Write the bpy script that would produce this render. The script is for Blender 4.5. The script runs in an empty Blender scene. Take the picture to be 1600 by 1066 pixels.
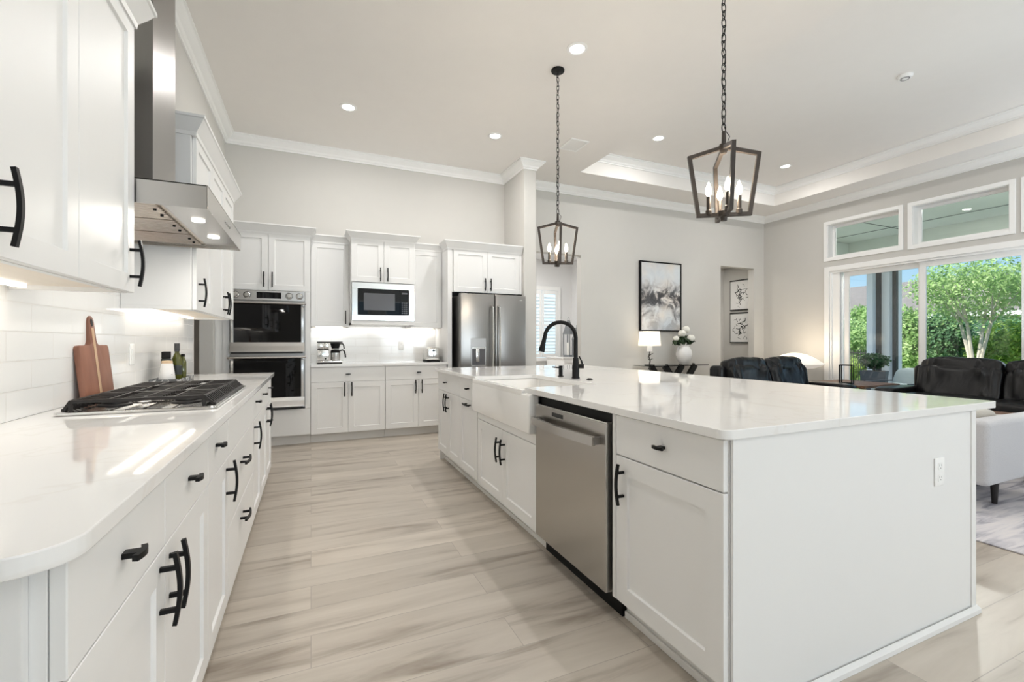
import bpy, bmesh, math, random
from mathutils import Vector, Matrix, noise
R = math.radians
PI = math.pi
scene = bpy.context.scene
COL = scene.collection
random.seed(7)

# ------------------------------------------------------------------ camera
CAMZ = 1.185
cam = bpy.data.cameras.new('camera')
cam.sensor_width = 36.0
cam.lens = 711.0 * 36.0 / 1600.0
cam.clip_start = 0.02
cam.clip_end = 300
camo = bpy.data.objects.new('camera', cam)
camo.location = (0, 0, CAMZ)
camo.rotation_euler = (R(90), 0, -math.atan(314.0 / 711.0))
COL.objects.link(camo)
scene.camera = camo

# ------------------------------------------------------------------ view, sky, sun, daylight
scene.view_settings.view_transform = 'Standard'
scene.view_settings.look = 'None'
scene.view_settings.gamma = 1.0
scene.view_settings.use_curve_mapping = False
scene.view_settings.exposure = 0.17
scene.cycles.max_bounces = 10
scene.cycles.diffuse_bounces = 6
scene.cycles.glossy_bounces = 5
scene.cycles.transmission_bounces = 6
scene.cycles.transparent_max_bounces = 12
scene.cycles.caustics_reflective = False
scene.cycles.caustics_refractive = False
scene.cycles.sample_clamp_indirect = 6.0

world = bpy.data.worlds.new('sky')
scene.world = world
world.use_nodes = True
wn = world.node_tree.nodes
wl = world.node_tree.links
wbg = wn['Background']
wtc = wn.new('ShaderNodeTexCoord')
wsep = wn.new('ShaderNodeSeparateXYZ')
wrmp = wn.new('ShaderNodeValToRGB')
wrmp.color_ramp.elements[0].position = 0.0
wrmp.color_ramp.elements[0].color = (0.66, 0.83, 0.95, 1)
wrmp.color_ramp.elements[1].position = 0.45
wrmp.color_ramp.elements[1].color = (0.20, 0.44, 0.84, 1)
e = wrmp.color_ramp.elements.new(0.12)
e.color = (0.42, 0.69, 0.93, 1)
wl.new(wtc.outputs['Generated'], wsep.inputs[0])
wl.new(wsep.outputs['Z'], wrmp.inputs[0])
wl.new(wrmp.outputs[0], wbg.inputs[0])
wbg.inputs[1].default_value = 1.0


def light(name, kind, loc, energy, color=(1, 1, 1), rot=(0, 0, 0), **kw):
    d = bpy.data.lights.new(name, kind)
    d.energy = energy
    d.color = color
    for k, v in kw.items():
        setattr(d, k, v)
    o = bpy.data.objects.new(name, d)
    o.location = loc
    o.rotation_euler = rot
    COL.objects.link(o)
    return o


light('sun', 'SUN', (-20, 10, 30), 8.5, (1, 0.95, 0.86), Vector((0.62, -0.22, -0.75)).to_track_quat('-Z', 'Y').to_euler(), angle=R(1.5))
# daylight through the windows of the wall behind the camera and the sliding door wall
DAY = (0.83, 0.93, 1.0)
for wx0, wx1, wz0, wz1, en in ((-0.3, 2.0, 0.1, 2.7, 75), (2.6, 5.0, 0.1, 2.7, 290)):
    light('rear_daylight', 'AREA', ((wx0 + wx1) / 2, -6.45, (wz0 + wz1) / 2), en, DAY, (R(157), 0, 0),
          shape='RECTANGLE', size=wx1 - wx0, size_y=wz1 - wz0)
light('slider_daylight', 'AREA', (8.5, 0.9, 1.2), 115, DAY, (0, R(150), 0), shape='RECTANGLE', size=2.0, size_y=3.2)

# ------------------------------------------------------------------ materials
MATS = {}


def new_mat(name):
    m = bpy.data.materials.new(name)
    m.use_nodes = True
    MATS[name] = m
    return m, m.node_tree.nodes, m.node_tree.links, m.node_tree.nodes['Principled BSDF']


def pm(name, col, rough=0.5, metal=0.0, spec=0.5, var=0.0, vscale=(6, 6, 6), bump=0.0, bscale=(40, 40, 40), coat=0.0,
       sheen=0.0, rvar=0.0, detail=3.0, trans=0.0, emit=None, estr=0.0):
    m, n, l, p = new_mat(name)
    p.inputs['Base Color'].default_value = (*col, 1)
    p.inputs['Roughness'].default_value = rough
    p.inputs['Metallic'].default_value = metal
    p.inputs['Specular IOR Level'].default_value = spec
    p.inputs['Coat Weight'].default_value = coat
    p.inputs['Coat Roughness'].default_value = 0.08
    p.inputs['Sheen Weight'].default_value = sheen
    p.inputs['Transmission Weight'].default_value = trans
    if emit:
        p.inputs['Emission Color'].default_value = (*emit, 1)
        p.inputs['Emission Strength'].default_value = estr
    tc = n.new('ShaderNodeTexCoord')

    def nz(scale):
        mp = n.new('ShaderNodeMapping')
        mp.inputs['Scale'].default_value = scale
        l.new(tc.outputs['Object'], mp.inputs[0])
        t = n.new('ShaderNodeTexNoise')
        t.inputs['Scale'].default_value = 1.0
        t.inputs['Detail'].default_value = detail
        l.new(mp.outputs[0], t.inputs['Vector'])
        return t
    t = nz(vscale)
    rm = n.new('ShaderNodeMapRange')
    rm.inputs['To Min'].default_value = 1 - var
    rm.inputs['To Max'].default_value = 1 + var
    l.new(t.outputs['Fac'], rm.inputs[0])
    mx = n.new('ShaderNodeMix')
    mx.data_type = 'RGBA'
    mx.blend_type = 'MULTIPLY'
    mx.inputs[0].default_value = 1.0
    mx.inputs[6].default_value = (*col, 1)
    l.new(rm.outputs[0], mx.inputs[7])
    l.new(mx.outputs[2], p.inputs['Base Color'])
    if rvar:
        rr = n.new('ShaderNodeMapRange')
        rr.inputs['To Min'].default_value = max(0.02, rough - rvar)
        rr.inputs['To Max'].default_value = rough + rvar
        l.new(t.outputs['Fac'], rr.inputs[0])
        l.new(rr.outputs[0], p.inputs['Roughness'])
    if bump:
        b = n.new('ShaderNodeBump')
        b.inputs['Strength'].default_value = bump
        b.inputs['Distance'].default_value = 0.004
        l.new(nz(bscale).outputs['Fac'], b.inputs['Height'])
        l.new(b.outputs[0], p.inputs['Normal'])
    return m


pm('wall_paint', (0.60, 0.588, 0.56), 0.75, var=0.015, bump=0.05, bscale=(120, 120, 120))
pm('ceiling_paint', (0.84, 0.815, 0.785), 0.85, var=0.015, bump=0.08, bscale=(90, 90, 90))
pm('white_paint', (0.90, 0.90, 0.89), 0.45, var=0.01)
pm('hall_paint', (0.80, 0.80, 0.80), 0.7, var=0.01)
pm('pantry_paint', (0.56, 0.54, 0.51), 0.8, var=0.03)
pm('cabinet_white', (0.80, 0.80, 0.795), 0.42, var=0.008, spec=0.4)
pm('cabinet_inside', (0.86, 0.78, 0.68), 0.5, var=0.05, vscale=(3, 30, 30))
pm('toe_white', (0.74, 0.73, 0.71), 0.5)
pm('gap_dark', (0.03, 0.03, 0.03), 0.7)
pm('black_metal', (0.006, 0.006, 0.0065), 0.45, metal=0.0, spec=0.22, var=0.1)
pm('bronze', (0.055, 0.046, 0.040), 0.5, metal=0.6, var=0.35, vscale=(25, 25, 25))
pm('steel', (0.52, 0.505, 0.485), 0.27, metal=1.0, var=0.015, vscale=(2, 2, 140))
pm('steel_vertical', (0.49, 0.47, 0.445), 0.27, metal=1.0, var=0.015, vscale=(140, 140, 1.5))
pm('steel_graphite', (0.28, 0.27, 0.26), 0.30, metal=1.0, var=0.015, vscale=(140, 140, 1.5))
pm('steel_dark', (0.33, 0.32, 0.31), 0.33, metal=1.0, var=0.015, vscale=(140, 140, 1.5))
pm('steel_bright', (0.68, 0.67, 0.65), 0.16, metal=1.0, var=0.03, vscale=(3, 3, 60))
pm('steel_baffle', (0.62, 0.56, 0.50), 0.32, metal=1.0, var=0.12, vscale=(60, 4, 4))
pm('black_glass', (0.003, 0.003, 0.0035), 0.03, spec=0.3)
pm('display_grey', (0.10, 0.10, 0.11), 0.12)
pm('black_plastic', (0.006, 0.006, 0.006), 0.5, spec=0.2)
pm('cast_iron', (0.022, 0.019, 0.018), 0.45, spec=0.35, var=0.2, vscale=(50, 50, 50), bump=0.2, bscale=(300, 300, 300))
pm('porcelain', (0.86, 0.85, 0.83), 0.10, coat=0.4)
pm('white_plastic', (0.90, 0.90, 0.89), 0.35)
pm('leather', (0.006, 0.006, 0.007), 0.28, spec=0.32, var=0.3, vscale=(6, 6, 6), bump=1.0, bscale=(16, 16, 5), detail=5)
pm('leather_seam', (0.22, 0.18, 0.14), 0.6)
pm('grey_fabric', (0.50, 0.50, 0.52), 0.9, var=0.16, vscale=(160, 160, 160), bump=0.4, bscale=(300, 300, 300), sheen=0.3)
pm('beige_fabric', (0.44, 0.41, 0.36), 0.9, var=0.2, vscale=(120, 120, 120), bump=0.4, bscale=(260, 260, 260), sheen=0.3)
pm('outdoor_cushion', (0.36, 0.41, 0.43), 0.9, var=0.06)
pm('dark_planter', (0.055, 0.065, 0.085), 0.6, var=0.15)
pm('dark_wood_leg', (0.012, 0.010, 0.010), 0.35)
pm('ceramic_white', (0.84, 0.83, 0.82), 0.28, var=0.02)
pm('paper_white', (0.82, 0.82, 0.81), 0.8)
pm('shade_linen', (0.86, 0.84, 0.80), 0.8, emit=(1.0, 0.93, 0.82), estr=0.28)
pm('shell_shade', (0.85, 0.82, 0.76), 0.6, var=0.18, vscale=(30, 30, 30), emit=(1.0, 0.93, 0.83), estr=0.35)
pm('branch_bronze', (0.05, 0.042, 0.035), 0.5, metal=0.5)
pm('pale_wood', (0.70, 0.52, 0.34), 0.55, var=0.12, vscale=(20, 20, 80))
pm('olive_glass', (0.075, 0.08, 0.010), 0.08, spec=0.7, var=0.15, vscale=(20, 20, 20))
pm('dark_label', (0.03, 0.035, 0.032), 0.45, var=0.3, vscale=(60, 60, 60))
pm('bottle_label', (0.06, 0.06, 0.06), 0.5, var=0.9, vscale=(130, 130, 130))
pm('leaf_dark', (0.030, 0.060, 0.022), 0.45, var=0.5, vscale=(30, 30, 30))
pm('petal_white', (0.84, 0.83, 0.76), 0.7, var=0.08, vscale=(30, 30, 30))
pm('galvanised', (0.20, 0.21, 0.22), 0.55, metal=0.3, var=0.12, vscale=(20, 20, 20))
pm('candle_wax', (0.85, 0.83, 0.78), 0.6)
pm('bulb_glow', (1, 0.9, 0.75), 0.3, emit=(1.0, 0.88, 0.70), estr=14.0)
pm('can_glow', (1, 0.97, 0.92), 0.3, emit=(1.0, 0.965, 0.91), estr=9.0)
pm('led_glow', (1, 0.97, 0.92), 0.3, emit=(1.0, 0.95, 0.86), estr=3.0)
pm('porch_paint', (0.70, 0.74, 0.67), 0.8, var=0.04)
pm('porch_column_shaded', (0.62, 0.68, 0.74), 0.7, var=0.02)  # white column, the blue of its shade is put into the colour
pm('seam_grey', (0.22, 0.24, 0.22), 0.8)
pm('concrete', (0.56, 0.54, 0.50), 0.85, var=0.08, vscale=(3, 3, 3))
pm('roof_shingle', (0.17, 0.155, 0.15), 0.9, var=0.25, vscale=(3, 3, 30), bump=0.3)
pm('house_stucco', (0.62, 0.60, 0.56), 0.9)
pm('bark_pale', (0.52, 0.47, 0.40), 0.8, var=0.25, vscale=(12, 12, 3))
pm('bark_dark', (0.16, 0.12, 0.09), 0.85, var=0.25, vscale=(12, 12, 3))
pm('screen_bronze', (0.022, 0.020, 0.018), 0.5)
pm('light_lens', (0.9, 0.9, 0.9), 0.3, emit=(1, 1, 0.97), estr=1.6)
pm('daylit', (0.6, 0.75, 0.85), 0.3, emit=(0.58, 0.78, 0.90), estr=0.75)


def leaf_mat(name, c0, c1, c2):
    m, n, l, p = new_mat(name)
    tc = n.new('ShaderNodeTexCoord')
    t = n.new('ShaderNodeTexNoise')
    t.inputs['Scale'].default_value = 3.2
    t.inputs['Detail'].default_value = 6
    l.new(tc.outputs['Object'], t.inputs['Vector'])
    r = n.new('ShaderNodeValToRGB')
    r.color_ramp.elements[0].position = 0.32
    r.color_ramp.elements[0].color = (*c0, 1)
    r.color_ramp.elements[1].position = 0.70
    r.color_ramp.elements[1].color = (*c2, 1)
    q = r.color_ramp.elements.new(0.5)
    q.color = (*c1, 1)
    l.new(t.outputs['Fac'], r.inputs[0])
    l.new(r.outputs[0], p.inputs['Base Color'])
    p.inputs['Roughness'].default_value = 0.55
    p.inputs['Specular IOR Level'].default_value = 0.3
    tl = n.new('ShaderNodeBsdfTranslucent')
    l.new(r.outputs[0], tl.inputs[0])
    ms = n.new('ShaderNodeMixShader')
    ms.inputs[0].default_value = 0.45
    l.new(p.outputs[0], ms.inputs[1])
    l.new(tl.outputs[0], ms.inputs[2])
    l.new(ms.outputs[0], n['Material Output'].inputs['Surface'])
    return m


leaf_mat('leaf_fresh', (0.20, 0.34, 0.11), (0.38, 0.56, 0.22), (0.62, 0.76, 0.40))
leaf_mat('leaf_evergreen', (0.06, 0.15, 0.08), (0.14, 0.29, 0.14), (0.32, 0.50, 0.24))
leaf_mat('leaf_lime', (0.14, 0.28, 0.05), (0.34, 0.50, 0.10), (0.58, 0.70, 0.22))
leaf_mat('leaf_box', (0.025, 0.075, 0.035), (0.06, 0.14, 0.06), (0.13, 0.23, 0.10))
leaf_mat('grass', (0.10, 0.20, 0.05), (0.20, 0.33, 0.09), (0.32, 0.45, 0.16))


def floor_mat():
    m, n, l, p = new_mat('wood_tile')
    tc = n.new('ShaderNodeTexCoord')
    br = n.new('ShaderNodeTexBrick')
    br.offset = 0.37
    br.inputs['Color1'].default_value = (0, 0, 0, 1)
    br.inputs['Color2'].default_value = (1, 1, 1, 1)
    br.inputs['Mortar'].default_value = (0.5, 0.5, 0.5, 1)
    br.inputs['Scale'].default_value = 1.0
    br.inputs['Mortar Size'].default_value = 0.0016
    br.inputs['Mortar Smooth'].default_value = 0.2
    br.inputs['Bias'].default_value = 0.0
    br.inputs['Brick Width'].default_value = 1.2
    br.inputs['Row Height'].default_value = 0.2
    l.new(tc.outputs['Object'], br.inputs['Vector'])
    mp = n.new('ShaderNodeMapping')
    mp.inputs['Scale'].default_value = (0.75, 6.5, 1)
    l.new(tc.outputs['Object'], mp.inputs[0])
    sc = n.new('ShaderNodeMath')
    sc.operation = 'MULTIPLY'
    sc.inputs[1].default_value = 23.0
    l.new(br.outputs['Color'], sc.inputs[0])
    nz = n.new('ShaderNodeTexNoise')
    nz.noise_dimensions = '4D'
    nz.inputs['Scale'].default_value = 1.5
    nz.inputs['Detail'].default_value = 5
    nz.inputs['Roughness'].default_value = 0.55
    nz.inputs['Distortion'].default_value = 0.7
    l.new(mp.outputs[0], nz.inputs['Vector'])
    l.new(sc.outputs[0], nz.inputs['W'])
    rp = n.new('ShaderNodeValToRGB')
    el = rp.color_ramp.elements
    el[0].position = 0.28
    el[0].color = (0.26, 0.212, 0.168, 1)
    el[1].position = 0.72
    el[1].color = (0.60, 0.545, 0.475, 1)
    q = el.new(0.47)
    q.color = (0.505, 0.452, 0.388, 1)
    l.new(nz.outputs['Fac'], rp.inputs[0])
    hs = n.new('ShaderNodeMapRange')
    hs.inputs['To Min'].default_value = 0.90
    hs.inputs['To Max'].default_value = 1.06
    l.new(br.outputs['Color'], hs.inputs[0])
    mx = n.new('ShaderNodeMix')
    mx.data_type = 'RGBA'
    mx.blend_type = 'MULTIPLY'
    mx.inputs[0].default_value = 1
    l.new(rp.outputs[0], mx.inputs[6])
    l.new(hs.outputs[0], mx.inputs[7])
    mo = n.new('ShaderNodeMix')
    mo.data_type = 'RGBA'
    mo.inputs[7].default_value = (0.36, 0.32, 0.28, 1)
    l.new(br.outputs['Fac'], mo.inputs[0])
    l.new(mx.outputs[2], mo.inputs[6])
    l.new(mo.outputs[2], p.inputs['Base Color'])
    p.inputs['Roughness'].default_value = 0.36
    b = n.new('ShaderNodeBump')
    b.inputs['Strength'].default_value = 0.25
    b.inputs['Distance'].default_value = 0.002
    b.invert = True
    l.new(br.outputs['Fac'], b.inputs['Height'])
    l.new(b.outputs[0], p.inputs['Normal'])


floor_mat()


def quartz_mat():
    m, n, l, p = new_mat('quartz')
    tc = n.new('ShaderNodeTexCoord')
    nz = n.new('ShaderNodeTexNoise')
    nz.inputs['Scale'].default_value = 1.1
    nz.inputs['Detail'].default_value = 7
    nz.inputs['Distortion'].default_value = 1.6
    l.new(tc.outputs['Object'], nz.inputs['Vector'])
    rp = n.new('ShaderNodeValToRGB')
    el = rp.color_ramp.elements
    el[0].position = 0.485
    el[0].color = (0.82, 0.817, 0.81, 1)
    el[1].position = 0.515
    el[1].color = (0.82, 0.817, 0.81, 1)
    q = el.new(0.5)
    q.color = (0.785, 0.772, 0.755, 1)
    l.new(nz.outputs['Fac'], rp.inputs[0])
    l.new(rp.outputs[0], p.inputs['Base Color'])
    p.inputs['Roughness'].default_value = 0.035
    p.inputs['Specular IOR Level'].default_value = 0.55


quartz_mat()


def tile_mat(name, axis):
    """glazed white subway tile; axis = horizontal world axis of the wall it is laid on"""
    m, n, l, p = new_mat(name)
    tc = n.new('ShaderNodeTexCoord')
    sp = n.new('ShaderNodeSeparateXYZ')
    cb = n.new('ShaderNodeCombineXYZ')
    l.new(tc.outputs['Object'], sp.inputs[0])
    l.new(sp.outputs[axis], cb.inputs['X'])
    l.new(sp.outputs['Z'], cb.inputs['Y'])
    br = n.new('ShaderNodeTexBrick')
    br.offset = 0.5
    br.inputs['Color1'].default_value = (0.84, 0.84, 0.83, 1)
    br.inputs['Color2'].default_value = (0.80, 0.80, 0.79, 1)
    br.inputs['Mortar'].default_value = (0.70, 0.69, 0.67, 1)
    br.inputs['Scale'].default_value = 1.0
    br.inputs['Mortar Size'].default_value = 0.0022
    br.inputs['Mortar Smooth'].default_value = 0.15
    br.inputs['Brick Width'].default_value = 0.305
    br.inputs['Row Height'].default_value = 0.1025
    ad = n.new('ShaderNodeVectorMath')
    ad.inputs[1].default_value = (0.07, 0.013, 0)
    l.new(cb.outputs[0], ad.inputs[0])
    l.new(ad.outputs[0], br.inputs['Vector'])
    l.new(br.outputs['Color'], p.inputs['Base Color'])
    rr = n.new('ShaderNodeMapRange')
    rr.inputs['To Min'].default_value = 0.10
    rr.inputs['To Max'].default_value = 0.6
    l.new(br.outputs['Fac'], rr.inputs[0])
    l.new(rr.outputs[0], p.inputs['Roughness'])
    b = n.new('ShaderNodeBump')
    b.inputs['Strength'].default_value = 0.5
    b.inputs['Distance'].default_value = 0.003
    b.invert = True
    l.new(br.outputs['Fac'], b.inputs['Height'])
    l.new(b.outputs[0], p.inputs['Normal'])


tile_mat('tile_y', 'Y')
tile_mat('tile_x', 'X')


def ramp_noise(name, stops, scale, mscale=(1, 1, 1), detail=5, dist=0.0, rough=0.6, wave=False, bump=0.0, spec=0.5):
    m, n, l, p = new_mat(name)
    tc = n.new('ShaderNodeTexCoord')
    mp = n.new('ShaderNodeMapping')
    mp.inputs['Scale'].default_value = mscale
    l.new(tc.outputs['Object'], mp.inputs[0])
    nz = n.new('ShaderNodeTexWave' if wave else 'ShaderNodeTexNoise')
    nz.inputs['Scale'].default_value = scale
    nz.inputs['Detail'].default_value = detail
    nz.inputs['Distortion'].default_value = dist
    l.new(mp.outputs[0], nz.inputs['Vector'])
    rp = n.new('ShaderNodeValToRGB')
    el = rp.color_ramp.elements
    el[0].position, el[0].color = stops[0][0], (*stops[0][1], 1)
    el[1].position, el[1].color = stops[-1][0], (*stops[-1][1], 1)
    for s, c in stops[1:-1]:
        q = el.new(s)
        q.color = (*c, 1)
    l.new(nz.outputs['Fac'], rp.inputs[0])
    l.new(rp.outputs[0], p.inputs['Base Color'])
    p.inputs['Roughness'].default_value = rough
    p.inputs['Specular IOR Level'].default_value = spec
    if bump:
        b = n.new('ShaderNodeBump')
        b.inputs['Strength'].default_value = bump
        b.inputs['Distance'].default_value = 0.01
        l.new(nz.outputs['Fac'], b.inputs['Height'])
        l.new(b.outputs[0], p.inputs['Normal'])


ramp_noise('board_wood', [(0.25, (0.16, 0.065, 0.038)), (0.5, (0.25, 0.105, 0.065)), (0.75, (0.33, 0.15, 0.095))], 3.0, (4, 4, 1.2), rough=0.45)
ramp_noise('board_stripe', [(0.3, (0.50, 0.33, 0.20)), (0.7, (0.62, 0.43, 0.28))], 3.0, (8, 8, 1), rough=0.5)
ramp_noise('table_wood', [(0.2, (0.06, 0.028, 0.016)), (0.5, (0.18, 0.09, 0.05)), (0.8, (0.32, 0.19, 0.12))], 4.0, (2, 8, 2), rough=0.45)
ramp_noise('rug_weave', [(0.30, (0.24, 0.235, 0.27)), (0.45, (0.46, 0.45, 0.49)), (0.55, (0.60, 0.58, 0.60)), (0.72, (0.66, 0.63, 0.62))], 2.2, (0.9, 7.0, 1), detail=8, dist=1.2, rough=0.95)
ramp_noise('marble_dark', [(0.40, (0.035, 0.038, 0.04)), (0.50, (0.13, 0.135, 0.14)), (0.54, (0.5, 0.5, 0.5)), (0.58, (0.08, 0.085, 0.09))], 7.0, (1.2, 1, 1), dist=1.5, rough=0.25)
ramp_noise('ink_print', [(0.40, (0.83, 0.83, 0.82)), (0.55, (0.80, 0.80, 0.80)), (0.62, (0.20, 0.20, 0.22)), (0.75, (0.05, 0.05, 0.06))], 7.0, detail=5, dist=2.0, rough=0.8)


def art_mat():
    m, n, l, p = new_mat('abstract_paint')
    tc = n.new('ShaderNodeTexCoord')
    sp = n.new('ShaderNodeSeparateXYZ')
    l.new(tc.outputs['Object'], sp.inputs[0])
    nz = n.new('ShaderNodeTexNoise')
    nz.inputs['Scale'].default_value = 4.5
    nz.inputs['Detail'].default_value = 7
    nz.inputs['Roughness'].default_value = 0.62
    nz.inputs['Distortion'].default_value = 0.9
    l.new(tc.outputs['Object'], nz.inputs['Vector'])
    # the painted composition: dark blotches gathered in a band above the middle, paler at the top
    band = n.new('ShaderNodeValToRGB')
    el = band.color_ramp.elements
    el[0].position, el[0].color = 0.0, (0.30, 0.30, 0.30, 1)
    el[1].position, el[1].color = 1.0, (0.10, 0.10, 0.10, 1)
    for s_, v in ((0.12, 0.34), (0.24, 0.55), (0.32, 0.40), (0.42, 0.95), (0.56, 0.90), (0.66, 0.40), (0.80, 0.16)):
        q = el.new(s_)
        q.color = (v, v, v, 1)
    mr = n.new('ShaderNodeMapRange')
    mr.inputs['From Max'].default_value = 1.2
    l.new(sp.outputs['Z'], mr.inputs[0])
    l.new(mr.outputs[0], band.inputs[0])
    ct_ = n.new('ShaderNodeMapRange')
    ct_.inputs['From Min'].default_value = 0.36
    ct_.inputs['From Max'].default_value = 0.60
    l.new(nz.outputs['Fac'], ct_.inputs[0])
    half = n.new('ShaderNodeMath')
    half.operation = 'MULTIPLY'
    l.new(ct_.outputs[0], half.inputs[0])
    l.new(band.outputs[0], half.inputs[1])
    rp = n.new('ShaderNodeValToRGB')
    el = rp.color_ramp.elements
    el[0].position, el[0].color = 0.0, (0.74, 0.73, 0.71, 1)
    el[1].position, el[1].color = 1.0, (0.03, 0.03, 0.035, 1)
    for s_, c in ((0.15, (0.66, 0.65, 0.64)), (0.30, (0.50, 0.48, 0.47)), (0.45, (0.26, 0.25, 0.25)), (0.62, (0.09, 0.09, 0.095))):
        q = el.new(s_)
        q.color = (*c, 1)
    l.new(half.outputs[0], rp.inputs[0])
    n2 = n.new('ShaderNodeTexNoise')
    n2.inputs['Scale'].default_value = 2.6
    l.new(tc.outputs['Object'], n2.inputs['Vector'])
    tint = n.new('ShaderNodeValToRGB')
    tint.color_ramp.elements[0].position, tint.color_ramp.elements[0].color = 0.35, (1, 0.95, 0.90, 1)
    tint.color_ramp.elements[1].position, tint.color_ramp.elements[1].color = 0.65, (0.86, 0.93, 1, 1)
    l.new(n2.outputs['Fac'], tint.inputs[0])
    mx = n.new('ShaderNodeMix')
    mx.data_type = 'RGBA'
    mx.blend_type = 'MULTIPLY'
    mx.inputs[0].default_value = 1
    l.new(rp.outputs[0], mx.inputs[6])
    l.new(tint.outputs[0], mx.inputs[7])
    l.new(mx.outputs[2], p.inputs['Base Color'])
    p.inputs['Roughness'].default_value = 0.6


art_mat()


def glass_mat(name, tint, gloss_scale=1.0):
    m, n, l, p = new_mat(name)
    n.remove(p)
    out = n['Material Output']
    tr = n.new('ShaderNodeBsdfTransparent')
    tr.inputs[0].default_value = (*tint, 1)
    gl = n.new('ShaderNodeBsdfGlossy')
    gl.inputs['Roughness'].default_value = 0.0
    fr = n.new('ShaderNodeFresnel')
    fr.inputs['IOR'].default_value = 1.45
    mx = n.new('ShaderNodeMixShader')
    mu = n.new('ShaderNodeMath')
    mu.operation = 'MULTIPLY'
    mu.inputs[1].default_value = gloss_scale
    l.new(fr.outputs[0], mu.inputs[0])
    l.new(mu.outputs[0], mx.inputs[0])
    l.new(tr.outputs[0], mx.inputs[1])
    l.new(gl.outputs[0], mx.inputs[2])
    l.new(mx.outputs[0], out.inputs['Surface'])


glass_mat('pane_glass', (0.97, 0.985, 0.975))
glass_mat('clear_glass', (0.88, 0.93, 0.91), 1.3)


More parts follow.
